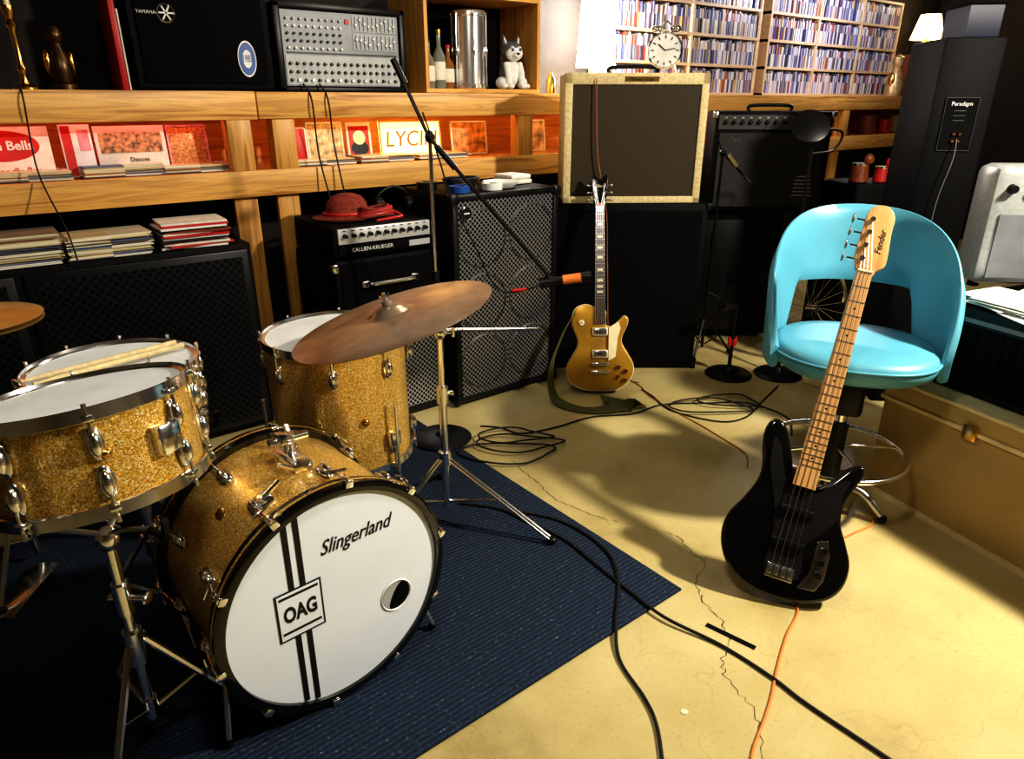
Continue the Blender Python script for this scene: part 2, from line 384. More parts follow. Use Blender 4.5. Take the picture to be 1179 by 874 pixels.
sign('record_sleeve', 2.75, 3.0, 1.157, 1.34, 3.5, mat('sleeve_print_c', (.5, .35, .2), .5, 0, .8, 18), frame=PAPER)
def recstack(name, M, w, d, n, th=.0045, jitter=.012, m=LPM):
    b = B(name, M); z = 0
    for i in range(n):
        jx = random.uniform(-jitter, jitter); jy = random.uniform(-jitter, jitter)
        T = Tr(jx, jy, 0) @ Rz(random.uniform(-2.5, 2.5))
        b.bx(-w/2, w/2, -d/2, d/2, z, z+th*.93, m, T); z += th
    return b.done()
for x, n in ((-.1, 9), (.24, 8), (.58, 10), (.88, 7), (1.47, 6), (1.81, 7), (2.15, 6)):
    recstack('record_stack', Tr(x, 3.45, 1.156), .305, .2, n, jitter=.006)

# ------------------------------------------------------------ cabinets & stacks on the left
b = B('speaker_cabinet')
b.bx(-.75, .97, 3.10, 3.33, .01, .875, TOLEX, bev=.01)
for x0, x1 in ((-.73, .1), (.13, .95)):
    b.bx(x0, x1, 3.082, 3.105, .04, .85, BLACK, bev=.006); b.bx(x0+.03, x1-.03, 3.078, 3.085, .07, .82, DARKGR)
b.done()
recstack('record_stack', Tr(.06, 3.215, .876), .42, .2, 22, .005, .010)
recstack('record_stack', Tr(.44, 3.215, .876), .29, .2, 17, .005, .010)
b = B('magazine_pile', Tr(.76, 3.21, .876))
z = 0
for i in range(13):
    b.bx(-.13, .13, -.10, .10, z, z+.0075, [WHITE, RED, PAPER, MAHOG, INK][i % 5], Tr(random.uniform(-.02, .02), random.uniform(-.012, .012)) @ Rz(random.uniform(-6, 6))); z += .008
b.done()

# ------------------------------------------------------------ bass amp stack (head, combo, cabinet)
b = B('bass_amp_stack', Tr(1.225, 2.80))
W = .52; D = .46
b.bx(0, W, 0, D, 0, .50, TOLEX, bev=.012); b.bx(.03, W-.03, -.008, .01, .04, .44, METALGR); b.bx(.02, W-.02, -.014, .01, .455, .475, STEEL, bev=.002)
for q in ((.0, .03, .0, .5), (W-.03, W, .0, .5), (0, W, .47, .5), (0, W, 0, .04)): b.bx(q[0], q[1], -.012, .01, q[2], q[3], BLACK, bev=.004)
b.bx(.0, W, .02, D, .505, .80, TOLEX, bev=.015); b.bx(.03, W-.03, .012, .03, .53, .78, MATTE)
b.tube([(.14, .0, .685), (.15, -.03, .69), (.26, -.036, .69), (.37, -.03, .69), (.38, .0, .685)], .011, CHROME)
b.box((.135, .005, .685), (.04, .02, .03), STEEL, bev=.004); b.box((.385, .005, .685), (.04, .02, .03), STEEL, bev=.004)
for x in (.0, W):
    for z in (.53, .77, .04, .46): b.box((x, .02, z), (.03, .03, .04), CHROME, bev=.006)
b.bx(.01, W-.01, .03, D, .805, .945, TOLEX, bev=.012)
b.bx(.03, W-.03, .018, .035, .868, .935, mat('silver_panel', (.6, .61, .62), .4, .3), bev=.003)
for i in range(11):
    b.cyl((.06+i*.04, .018, .905), (.06+i*.04, -.004, .905), .010, BLACK, .008, 12); b.box((.06+i*.04, .0175, .926), (.016, .002, .004), INK)
b.bx(.03, W-.03, .02, .032, .815, .862, MATTE, bev=.003)
b.text('GALLIEN-KRUEGER', .024, WHITE, Tr(.19, .018, .84) @ Rx(90)); b.box((.43, .018, .84), (.11, .004, .026), LGREY)
b.done()
BRN = mat('maroon_wool', (.22, .035, .02), .85, 0, .4, 60, .8, 200)
b = B('knit_hat', Tr(1.40, 3.02, .946))
b.lathe([(.135, .004), (.14, .012), (.10, .018), (.088, .03), (.082, .07), (.06, .10), (.03, .112), (0, .114)], BRN, Matrix.Diagonal((1.15, .9, 1, 1)))
b.tube([(.105*cos(a*pi/5), .083*sin(a*pi/5), .028) for a in range(10)], .007, RED, closed=True, sub=4)
b.done()
b = B('coiled_cable', Tr(1.50, 2.93, .946))
for i in range(5):
    r = .085-.006*i; ox = random.uniform(-.01, .01)
    b.tube([(ox+r*1.1*cos(a*pi/5+i), r*.55*sin(a*pi/5+i), .016+.009*i+.006*sin(a+i)) for a in range(10)], .007, RED if i % 2 else BRN, closed=True, sub=4)
b.tube([(.08, -.02, .03), (.10, -.06, .012), (.04, -.09, .012), (-.05, -.10, .009)], .006, RED)
b.done()
b = B('headphones', Tr(1.64, 3.02, .946))
b.tube([(-.08, 0, .04), (-.075, 0, .09), (0, 0, .125), (.075, 0, .09), (.08, 0, .04)], .008, BLACK)
for sx in (-1, 1): b.cyl((sx*.06, 0, .04), (sx*.095, 0, .04), .038, BLACK, .034, 20)
b.done()

b = B('speaker_cabinet', Tr(1.765, 2.71))
W = .64; H = 1.05; D = .45
b.bx(0, W, 0, D, .02, H, TOLEX, bev=.015)
for q in ((.0, .03, .02, H), (W-.03, W, .02, H), (0, W, H-.03, H), (0, W, .02, .05)): b.bx(q[0], q[1], -.014, .01, q[2], q[3], BLACK, bev=.004)
b.bx(.03, W-.03, -.004, .004, .05, H-.03, METALGR)
CONE = mat('cone_ring', (.06, .06, .065), .5)
for cx in (.17, .47):
    for cz in (.22, .53, .84):
        b.lathe([(.135, -.001), (.143, .004), (.135, .009)], CONE, Tr(cx, -.0, cz) @ Rx(90))
for x in (.01, W-.01):
    for z in (.04, H-.02): b.box((x, .0, z), (.045, .045, .05), BLACK, bev=.01)
b.disc(.028, .002, BLACK, Tr(.075, -.014, H-.085) @ Rx(90)); b.lathe([(.026, .0), (.029, .005), (.032, .0)], CHROME, Tr(.075, -.014, H-.085) @ Rx(90)); b.box((.075, -.017, H-.085), (.03, .002, .006), WHITE)
for x in (.06, W-.06): b.cyl((x, .06, 0), (x, .06, .025), .02, BLACK); b.cyl((x, D-.06, 0), (x, D-.06, .025), .02, BLACK)
b.done()
b = B('bowl', Tr(2.14, 2.83, 1.051)); b.lathe([(.0, .0), (.06, .0), (.085, .02), (.09, .03), (.08, .028), (.055, .01), (0, .01)], WHITE); b.done()
b = B('cable_coil', Tr(1.95, 2.9, 1.051))
for i in range(5): b.tube([((.07+.006*i)*cos(a*pi/5), (.06)*sin(a*pi/5), .008+.01*i) for a in range(10)], .006, RUBBER, closed=True, sub=4)
b.done()
for i, (x, y, m) in enumerate(((1.86, 2.78, BLUE), (2.05, 2.78, WHITE), (2.09, 3.02, BRASS), (1.83, 3.02, BLACK))):
    b = B('tape_roll', Tr(x, y, 1.051)); b.lathe([(.028, 0), (.05, 0), (.05, .03), (.028, .03), (.028, 0)], m, None, 28); b.done()
b = B('folded_towel', Tr(2.30, 2.90, 1.051))
b.box((0, .04, .012), (.14, .16, .022), PAPER, Rz(4), bev=.008); b.box((0, .04, .036), (.13, .15, .022), WHITE, Rz(2), bev=.008); b.done()

# ------------------------------------------------------------ shelf top objects
b = B('candlestick', Tr(.31, 3.40, 1.487))
b.lathe([(0, 0), (.045, 0), (.045, .008), (.018, .02), (.010, .05), (.018, .07), (.010, .09), (.010, .2), (.02, .22), (.012, .24), (.022, .27), (.02, .285), (0, .285)], BRASS); b.cyl((0, 0, .28), (0, 0, .5), .011, CREAM); b.done()
b = B('figurine', Tr(.44, 3.42, 1.487))
b.lathe([(0, 0), (.05, 0), (.05, .02), (.035, .03), (.045, .07), (.04, .11), (.022, .15), (.018, .165), (.03, .18), (.032, .2), (.02, .225), (0, .23)], mat('dark_bronze', (.1, .06, .03), .35, .8, .4, 20))
b.ell((.04, 0, .1), (.014, .02, .045), BRASS); b.ell((-.04, 0, .1), (.014, .02, .045), BRASS); b.done()
b = B('picture_frame', Tr(.1, 3.55, 1.487) @ Rx(-8)); b.bx(-.13, .13, 0, .015, 0, .34, wood('frame_wood', (.3, .15, .05), (.5, .28, .1))); b.bx(-.1, .1, -.003, 0, .03, .31, mat('portrait_print', (.45, .3, .2), .5, 0, .7, 12)); b.done()
b = B('red_book', Tr(.655, 3.40, 1.487)); b.bx(-.012, .012, 0, .2, 0, .34, RED, bev=.003); b.bx(.014, .02, 0, .2, 0, .3, PAPER); b.done()
b = B('pa_speaker', Tr(.70, 3.36, 1.487))
W = .56
b.ext([(0, 0), (W, 0), (W-.06, .38), (.06, .38)], 0, .70, TOLEX, bev=.015)
b.bx(.025, W-.025, -.012, .005, .03, .67, GRCLOTHB, bev=.006)
TY = Tr(.14, -.014, .29) @ Rx(90)
b.lathe([(.030, -.001), (.034, .002), (.037, -.001)], CHROME, TY)
for k in range(3): b.box((0, 0, .0), (.056, .004, .006), WHITE, Tr(.14, -.017, .29) @ Ry(60*k))
b.text('YAMAHA', .018, WHITE, Tr(.065, -.014, .29) @ Rx(90))
Te = Tr(.445, -.013, .13) @ Rx(90) @ Matrix.Diagonal((.8, 1.45, 1, 1))
b.disc(.05, .001, WHITE, Te); b.disc(.045, .002, BLUE, Te); b.disc(.025, .003, WHITE, Te); b.text('1983', .028, BLUE, Te @ Tr(0, 0, .0035))
b.done()
b = B('powered_mixer', Tr(1.285, 3.36, 1.487))
W = .66; H = .37
b.bx(0, W, .02, .33, 0, H, TOLEX, bev=.014)
for q in ((0, .03, 0, H), (W-.03, W, 0, H), (0, W, H-.025, H), (0, W, 0, .02)): b.bx(q[0], q[1], -.01, .03, q[2], q[3], BLACK, bev=.005)
b.bx(.035, W-.035, .005, .022, .025, H-.03, GREYP); b.bx(.04, W-.04, .002, .006, .03, .155, LGREY)
b.bx(.05, W-.05, .001, .006, .163, .168, BLACK)
for r in range(3):
    for i in range(17):
        x = .06+i*.0335; z = .05+r*.035
        b.cyl((x, .005, z), (x, -.010, z), .0085, BLACK if r else [BLACK, STEEL][i % 2], .0065, 10)
        b.box((x, -.0105, z+.003), (.002, .002, .005), WHITE)
for i in range(9):
    for r in range(5):
        x = .06+i*.032; z = .185+r*.03; b.cyl((x, .005, z), (x, -.008, z), .0062, [WHITE, BLACK, BLACK, WHITE, LGREY][r], .005, 10)
for g in range(2):
    b.bx(.38, .61, .002, .006, .185+g*.08, .255+g*.08, mat('eq_panel%d' % g, (.35, .37, .4), .5))
    for i in range(10):
        x = .395+i*.0225; b.bx(x-.0015, x+.0015, .0, .004, .19+g*.08, .25+g*.08, BLACK); zz = .22+g*.08+random.uniform(-.018, .018); b.box((x, -.004, zz), (.009, .01, .008), WHITE)
b.box((.355, .001, .305), (.02, .004, .02), RED)
b.done()
b = B('wooden_crate', Tr(2.05, 3.34, 1.487))
W = .76; H = .48; D = .36
b.bx(0, W, 0, D, 0, .02, PINE); b.bx(0, W, 0, D, H-.02, H, PINE); b.bx(0, .02, 0, D, .02, H-.02, PINEZ); b.bx(W-.02, W, 0, D, .02, H-.02, PINEZ); b.bx(.02, W-.02, D-.012, D, .02, H-.02, MATTE)
b.done()
b = B('chrome_canister', Tr(2.42, 3.48, 1.508))
MIR = mat('mirror_chrome', (.95, .95, .97), .22, .9, .03)
b.lathe([(0, 0), (.088, 0), (.094, .006), (.094, .02), (.089, .026), (.089, .36), (.094, .366), (.094, .382), (.088, .39), (0, .392)], MIR, None, 48)
for k in range(6):
    R = Rz(60*k+10); b.cyl((.098, 0, .015), (.098, 0, .375), .003, CHROME, T=R, n=8); b.ell((.096, 0, .19), (.009, .010, .03), CHROME, R); b.box((.099, 0, .013), (.012, .014, .012), CHROME, R); b.box((.099, 0, .376), (.012, .014, .012), CHROME, R)
b.done()
for i, (x, h) in enumerate(((2.14, .24), (2.22, .29), (2.29, .22))):
    b = B('liquor_bottle', Tr(x, 3.46+.02*i, 1.508))
    b.lathe([(0, 0), (.032, 0), (.034, .01), (.034, h*.55), (.012, h*.72), (.012, h*.95), (0, h*.95)], mat('bottle_glass%d' % i, [(.6, .5, .35), (.5, .55, .5), (.65, .3, .1)][i], .1, 0, .1, trans=.6)); b.cyl((0, 0, h*.93), (0, 0, h), .014, [BLACK, BRASS, RED][i]); b.lathe([(.0345, h*.15), (.035, h*.16), (.035, h*.45), (.0345, h*.46)], PAPER); b.done()
b = B('plush_husky', Tr(2.665, 3.42, 1.508) @ Rz(-12) @ Matrix.Scale(1.12, 4))
b.ell((0, .02, .075), (.055, .055, .078), FUR); b.ell((0, -.02, .075), (.042, .03, .062), FURW)
b.ell((0, -.01, .175), (.056, .05, .048), FUR); b.ell((0, -.035, .165), (.046, .032, .036), FURW); b.ell((0, -.062, .157), (.02, .022, .016), FURW)
b.ell((0, -.083, .162), (.008, .006, .006), BLACK)
for sx in (-1, 1):
    b.cyl((sx*.032, 0, .205), (sx*.042, .005, .252), .019, FUR, .003, 10); b.cyl((sx*.032, -.008, .207), (sx*.041, -.004, .24), .011, FURW, .002, 8)
    b.ell((sx*.02, -.062, .18), (.006, .004, .007), BLUE); b.ell((sx*.022, -.063, .18), (.0035, .004, .004), BLACK)
    b.ell((sx*.019, -.055, .192), (.010, .008, .006), FURW)
    b.tube([(sx*.035, -.02, .12), (sx*.036, -.045, .07), (sx*.034, -.055, .02)], .017, FURW, 10); b.ell((sx*.034, -.065, .014), (.02, .027, .014), FURW)
    b.ell((sx*.055, -.005, .03), (.028, .045, .03), FURW); b.ell((sx*.062, -.045, .014), (.019, .03, .014), FURW)
b.tube([(0, .07, .03), (.04, .08, .03), (.07, .06, .05), (.07, .03, .07)], .017, FUR, 10)
b.done()
b = B('table_lamp', Tr(3.43, 3.52, 1.487))
b.lathe([(0, 0), (.07, 0), (.07, .015), (.02, .03), (.035, .08), (.02, .13), (.01, .15), (.01, .2)], BRASS)
b.lathe([(.125, .16), (.095, .62)], GLOWW); b.done()
b = B('small_bottle', Tr(2.95, 3.4, 1.487)); b.lathe([(0, 0), (.025, 0), (.025, .08), (.01, .1), (.01, .12), (0, .12)], BRASS); b.done()

# CD shelves
b = B('cd_shelf', Tr(0, 3.60))
cd = B('compact_discs', Tr(0, 3.60))
for x0, x1 in ((3.62, 5.28), (5.40, 7.55)):
    for z in range(5): b.bx(x0, x1, -.01, .19, 1.485+z*.2, 1.505+z*.2, CDWOOD)
    nd = 2 if x0 < 4 else 3
    for k in range(nd+1):
        x = x0+(x1-x0-.02)*k/nd; b.bx(x, x+.02, -.012, .19, 1.49, 2.305, CDWOOD)
    b.bx(x0, x1, .18, .19, 1.49, 2.3, CDWOOD)
    for z in range(4):
        i = int(x0/.012)+3
        while (i+1)*.012 < x1-.02:
            if random.random() > .03:
                h = .150+random.choice((0, 0, 0, .01, .02)); yy = random.uniform(0, .012)
                cd.bx(i*.012+.0006, i*.012+.0114, yy, .15, 1.5052+z*.2, 1.505+z*.2+h, CDM)
            i += 1
b.done(); cd.done()
b = B('small_cabinet', Tr(7.75, 3.36, 1.487)); b.bx(0, .55, 0, .36, 0, .38, MAHOG, bev=.008)
for x in (.03, .29): b.bx(x, x+.23, -.012, .002, .03, .35, MAHOG, bev=.006); b.ell((x+.115, -.02, .2), .012, BRASS)
b.done()
b = B('table_lamp', Tr(7.95, 3.5, 1.869)); b.lathe([(0, 0), (.07, 0), (.06, .02), (.02, .04), (.04, .1), (.015, .16)], BRASS); b.lathe([(.15, .14), (.09, .36)], GLOWO); b.done()
b = B('figurine', Tr(7.2, 3.38, 1.487)); b.lathe([(0, 0), (.07, 0), (.08, .1), (.05, .2), (.03, .24), (.05, .28), (.05, .33), (0, .36)], mat('gilt', (.6, .45, .25), .35, .5, .4, 20)); b.ell((.07, 0, .14), (.02, .03, .06), BRASS); b.ell((-.07, 0, .14), (.02, .03, .06), BRASS); b.done()
for i, (x, m, w, h) in enumerate(((6.5, BRASS, .12, .14), (6.95, MAHOG, .16, .16), (7.3, RED, .1, .12), (7.6, TAN, .18, .15), (5.2, CREAM, .15, .13))):
    b = B('storage_tin', Tr(x, 3.45, 1.156)); b.lathe([(0, 0), (w*.5, 0), (w*.52, .01), (w*.52, h-.02), (w*.55, h-.018), (w*.55, h), (w*.2, h+.01), (0, h+.01)], m); b.done()

# ------------------------------------------------------------ guitar amp on black cabinet
b = B('speaker_cabinet', dg(.62, 3.78))
b.bx(-.42, .43, 0, .42, 0, .94, TOLEX, bev=.012); b.bx(-.39, .40, -.006, .004, .04, .90, GRCLOTHB)
for x in (-.42, .43):
    for z in (.02, .92): b.box((x, .01, z), (.03, .03, .04), BLACK, bev=.006)
b.done()
b = B('guitar_amplifier', dg(.63, 3.79, .942) @ Rz(2))
W = .73; H = .635
b.bx(-W/2, W/2, 0, .27, 0, H, TWEED, bev=.018)
for q in ((-W/2, -W/2+.04, 0, H), (W/2-.04, W/2, 0, H), (-W/2, W/2, H-.055, H), (-W/2, W/2, 0, .035)): b.bx(q[0], q[1], -.016, .01, q[2], q[3], TWEED, bev=.006)
b.bx(-W/2+.04, W/2-.04, -.006, .004, .035, H-.055, GRCLOTH)
b.box((.02, -.018, H-.028), (.17, .004, .022), BRASS); b.text('Peavey Classic', .020, INK, Tr(.02, -.021, H-.03) @ Rx(90))
b.tube([(-.12, .13, H), (-.11, .13, H+.03), (.11, .13, H+.03), (.12, .13, H)], .010, BLACK)
b.done()
b = B('alarm_clock', dg(.78, 3.92, 1.580) @ Rz(-8))
T = Tr(0, 0, .105) @ Rx(90)
b.lathe([(0, -.03), (.08, -.03), (.088, -.02), (.088, .02), (.08, .03), (.075, .024), (0, .022)], CHROME, T)
b.disc(.076, .0245, WHITE, T)
for k in range(12): b.box((0, .062, 0), (.005, .014, .002), INK, T @ Rz(30*k) @ Tr(0, 0, .026))
b.box((0, .022, 0), (.005, .045, .002), INK, T @ Rz(50) @ Tr(0, 0, .027)); b.box((0, .025, 0), (.004, .055, .002), INK, T @ Rz(-80) @ Tr(0, 0, .027))
for sx in (-1, 1): b.cyl((sx*.05, 0, .04), (sx*.065, 0, .0), .006, CHROME); b.ell((sx*.045, 0, .205), (.032, .03, .018), CHROME)
b.tube([(-.03, 0, .215), (0, 0, .24), (.03, 0, .215)], .004, CHROME)
b.done()

# second amplifier (black combo) on a road case
b = B('road_case', dg(1.45, 4.36))
b.bx(-.26, .22, 0, .4, .03, .79, BLACK, bev=.008)
for x in (-.26, .22):
    b.bx(x-.006, x+.006, -.006, .02, .03, .79, MATTE)
for z in (.04, .78): b.bx(-.26, .22, -.006, .01, z-.012, z+.012, MATTE)
b.box((-.02, -.008, .4), (.1, .012, .07), MATTE)
for x in (-.2, .16):
    for y in (.06, .34): b.cyl((x-.012, y, .022), (x+.012, y, .022), .022, MATTE)
b.done()
b = B('guitar_amplifier', dg(1.54, 4.35, .815) @ Rz(-4))
W = .68; H = .575
b.bx(-W/2, W/2, 0, .27, 0, H, TOLEX, bev=.015)
b.bx(-W/2+.03, W/2-.03, -.01, .005, .03, H-.12, gridmat('charcoal_grille_cloth', (.006, .006, .007), (.05, .05, .055), 120, .42, 0, 0, .7)); b.bx(-W/2+.02, W/2-.02, -.012, .01, H-.10, H-.02, mat('amp_panel', (.10, .10, .105), .3, .4))
for i in range(12): b.cyl((-W/2+.06+i*.048, -.01, H-.06), (-W/2+.06+i*.048, -.032, H-.06), .014, BLACK, .010, 12); b.box((-W/2+.06+i*.048, -.0125, H-.035), (.012, .001, .004), WHITE)
for x in (-W/2, W/2):
    for z in (.02, H-.02): b.box((x, .005, z), (.03, .04, .04), STEEL, bev=.008)
for x in (-.15, .1): b.cyl((x, .05, -.012), (x, .05, .01), .015, BLACK); b.cyl((x, .22, -.012), (x, .22, .01), .015, BLACK)
b.tube([(-.12, .13, H), (-.11, .13, H+.03), (.11, .13, H+.03), (.12, .13, H)], .010, BLACK)
for i in range(6): b.box((.21, -.012, .10+.022*i), (.12-.008*i, .002, .006), LGREY)
b.text('Twin', .04, CHROME, Tr(-.22, -.012, H-.16) @ Rx(90), shear=.3)
b.done()

# ------------------------------------------------------------ stands
def tripod(b, R, zt, m, rl=.008, a0=20, brace=True, zb=.05, tip=True):
    for k in range(3):
        a = radians(a0+120*k); p = Vector((R*cos(a), R*sin(a), .012))
        b.tube([(0.02*cos(a), .02*sin(a), zt), tuple(p)], rl, m, sub=1)
        if tip: b.ell(tuple(p), (.016, .016, .014), BLACK)
        if brace: q = Vector((.02*cos(a), .02*sin(a), zt)).lerp(p, .5); b.tube([(.015*cos(a), .015*sin(a), zb), tuple(q)], rl*.7, m, sub=1)
b = B('microphone_stand', dg(-.32, 2.86, .0082))
b.lathe([(0, 0), (.13, 0), (.135, .008), (.12, .016), (.03, .022), (.018, .04), (0, .04)], BLACK)
b.cyl((0, 0, .03), (0, 0, .72), .011, CHROME); b.cyl((0, 0, .70), (0, 0, .78), .017, BLACK); b.cyl((0, 0, .75), (0, 0, 1.30), .008, CHROME)
b.ell((0, 0, 1.31), (.02, .028, .024), BLACK); b.cyl((0, -.05, 1.31), (0, .03, 1.31), .008, BLACK)
b.tube([(-.125, 0, 1.585), (0, -.03, 1.31), (.46, -.10, .79)], .0075, BLACK, sub=1)
b.cyl((-.125, 0, 1.585), (-.085, -.01, 1.50), .013, BLACK)
b.cyl((.03, -.035, 1.275), (.10, -.045, 1.195), .012, BLACK)
b.tube([(.46, -.10, .79), (.475, -.10, .765), (.48, -.10, .76)], .01, BLACK)
b.cyl((.43, -.10, .752), (.50, -.10, .763), .024, BLACK, .020, 18); b.cyl((.50, -.10, .763), (.525, -.103, .768), .016, BLACK)
b.cyl((.525, -.103, .768), (.60, -.105, .778), .0185, ORANGE, .02, 18); b.cyl((.60, -.105, .778), (.64, -.108, .785), .021, BLACK, .022, 18)
b.tube([(.46, -.10, .755), (.33, -.10, .715), (.25, -.09, .74), (.17, -.07, .90), (.08, -.05, 1.08), (.04, -.04, 1.22), (-.02, -.03, 1.40)], .0035, RUBBER)
b.cyl((.32, -.10, .722), (.38, -.10, .728), .007, RED)
b.done()

def drum(b, r, h, T, lugs=8, hoop=CHROME, head=COATED, a0=12, badge=True, hr=.01):
    b.lathe([(r, 0), (r, h)], SPARK, T, 64)
    b.lathe([(r*.97, h), (r*.97, 0)], MAPLE, T, 64)
    for z, sg in ((h, 1), (0, -1)):
        b.lathe([(r-.004, z), (r-.004, z+sg*.002), (r+hr*.6, z+sg*.004), (r+hr*.8, z+sg*.012), (r+hr, z+sg*.011), (r+hr, z-sg*.014), (r+hr*.7, z-sg*.016), (r+hr*.5, z-sg*.008), (r+hr*.45, z-sg*.0), (r-.004, z)], hoop, T, 64)
        b.disc(r, z+sg*.001, head, T, 64, sg > 0)
    for k in range(lugs):
        a = 360*k/lugs+a0; R = T @ Rz(a)
        for z, sg in ((h, 1), (0, -1)):
            zl = z-sg*min(.075, h*.3)
            b.ell((r+.012, 0, zl), (.014, .012, .026), CHROME, R, 12, 8); b.ell((r+.006, 0, zl), (.008, .016, .034), CHROME, R, 12, 8)
            b.cyl((r+hr+.006, 0, zl), (r+hr+.006, 0, z+sg*.012), .0035, CHROME, n=8, T=R)
            b.box((r+hr+.004, 0, z-sg*.008), (.014, .02, .012), CHROME, R, bev=.003); b.cyl((r+hr+.006, 0, z+sg*.006), (r+hr+.006, 0, z+sg*.02), .005, CHROME, n=6, T=R)

b = B('floor_tom', dg(-.585, 2.19))
drum(b, .225, .42, Tr(0, 0, .315), 8, a0=-80)
for a in (-150, -35, 85):
    R = Rz(a); b.box((.24, 0, .42), (.03, .04, .05), CHROME, R, bev=.006); b.cyl((.255, 0, .55), (.255, 0, .06), .006, CHROME, T=R); b.cyl((.255, 0, .06), (.285, 0, .02), .006, CHROME, T=R); b.ell((.287, 0, .026), (.013, .013, .018), BLACK, R)
b.ell((.228*cos(radians(-58)), .228*sin(radians(-58)), .50), (.012, .012, .014), BRASS)
b.done()

# bass drum: local z = playing axis towards the audience, y up
al = radians(42); e1 = Vector((cos(al), sin(al), 0)); up = Vector((0, 0, 1)); nn = e1.cross(up)
MB = Matrix(((e1.x, up.x, nn.x, -.422), (e1.y, up.y, nn.y, 1.385), (e1.z, up.z, nn.z, .320), (0, 0, 0, 1)))
b = B('bass_drum', DG @ MB)
R0 = .285; DEP = .40
b.lathe([(R0, -DEP), (R0, 0)], SPARK, None, 80)
for z, sg in ((0, 1), (-DEP, -1)):
    b.lathe([(R0+.001, z-sg*.03), (R0+.018, z-sg*.032), (R0+.022, z-sg*.02), (R0+.022, z+sg*.008), (R0+.016, z+sg*.012), (R0-.002, z+sg*.012), (R0-.003, z)], HOOPB, None, 80)
    b.lathe([(R0+.0225, z-sg*.012), (R0+.0228, z-sg*.008), (R0+.0225, z-sg*.004)], SPARK, None, 80)
    b.disc(R0+.002, z+sg*.003, HEAD, None, 80, sg > 0)
for k in range(10):
    a = 36*k+9; R = Rz(a)
    for z, sg in ((0, 1), (-DEP, -1)):
        zl = z-sg*.105
        b.ell((R0+.012, 0, zl), (.013, .011, .026), CHROME, R, 12, 8); b.ell((R0+.006, 0, zl), (.008, .017, .036), CHROME, R, 12, 8)
        b.cyl((R0+.03, 0, z+sg*.012), (R0+.014, 0, zl), .0035, CHROME, n=8, T=R)
        b.box((R0+.020, 0, z+sg*.013), (.018, .020, .006), CHROME, R, bev=.002); b.box((R0+.027, 0, z-sg*.006), (.008, .018, .034), CHROME, R, bev=.003)
        b.tube([(R0+.032, -.022, z-sg*.045), (R0+.034, 0, z-sg*.04), (R0+.032, .022, z-sg*.045)], .004, CHROME, T=R, sub=2)
RR = Rz(88)
b.box((R0+.012, 0, -.2), (.024, .05, .12), CHROME, RR, bev=.006); b.cyl((R0+.02, 0, -.22), (R0+.075, 0, -.22), .016, CHROME, T=RR); b.cyl((R0+.06, -.05, -.22), (R0+.06, .05, -.22), .011, CHROME, T=RR)
b.box((R0+.075, .02, -.2), (.02, .03, .05), CHROME, RR, bev=.005); b.cyl((R0+.02, .03, -.14), (R0+.05, .07, -.12), .006, CHROME, T=RR); b.cyl((R0+.02, -.03, -.26), (R0+.06, -.03, -.30), .008, CHROME, T=RR)
b.box((R0+.01, 0, -.10), (.02, .035, .05), CHROME, Rz(112), bev=.005); b.cyl((R0+.02, 0, -.1), (R0+.03, -.05, -.1), .007, CHROME, T=Rz(112))
b.ell((R0+.001, 0, -.2), (.003, .014, .02), BRASS, Rz(130))
for a, sx in ((205, -1), (-25, 1)):
    p = Vector((R0*cos(radians(a)), R0*sin(radians(a)), -.12)); b.box((R0+.01, 0, -.12), (.024, .04, .05), CHROME, Rz(a), bev=.005)
    b.tube([tuple(p), (p.x+sx*.04, -.29, -.05)], .007, CHROME, sub=1); b.ell((p.x+sx*.04, -.298, -.05), .012, BLACK)
def chord(x): return math.sqrt(R0*R0-x*x)-.006
for x in (-.118, -.090):
    c = chord(x); b.bx(x-.007, x+.007, -c, c, .0035, .0042, INK)
b.bx(-.162, -.046, -.05, .085, .0042, .0047, INK); b.bx(-.157, -.051, -.045, .080, .0047, .0051, HEAD)
TO = Tr(-.104, .018, .0056) @ Matrix.Diagonal((.82, 1.25, 1, 1))
b.text('OAG', .046, INK, TO, bold=.0016, ex=.0004)
for sy in (-.032, .066): b.bx(-.153, -.055, sy, sy+.007, .0051, .0055, INK)
b.text('Slingerland', .050, INK, Tr(.055, .155, .0042) @ Matrix.Diagonal((.88, 1.1, 1, 1)), ex=.0004, shear=.4, bold=.0002)
b.disc(.046, .0042, STEEL, Tr(.154, -.077), 40); b.disc(.041, .0046, MATTE, Tr(.154, -.077), 40)
b.lathe([(.041, .004), (.044, .007), (.047, .004)], WHITE, Tr(.154, -.077))
V = [(.0405*cos(a), .0405*sin(a), .005) for a in [pi*.5+pi*k/14 for k in range(15)]]+[(.012*cos(a), .0405*sin(a), .005) for a in [pi*1.5-pi*k/14 for k in range(15)]]
b.raw(V, [list(range(30))], LGREY, Tr(.154, -.077) @ Rz(-30))
b.done()

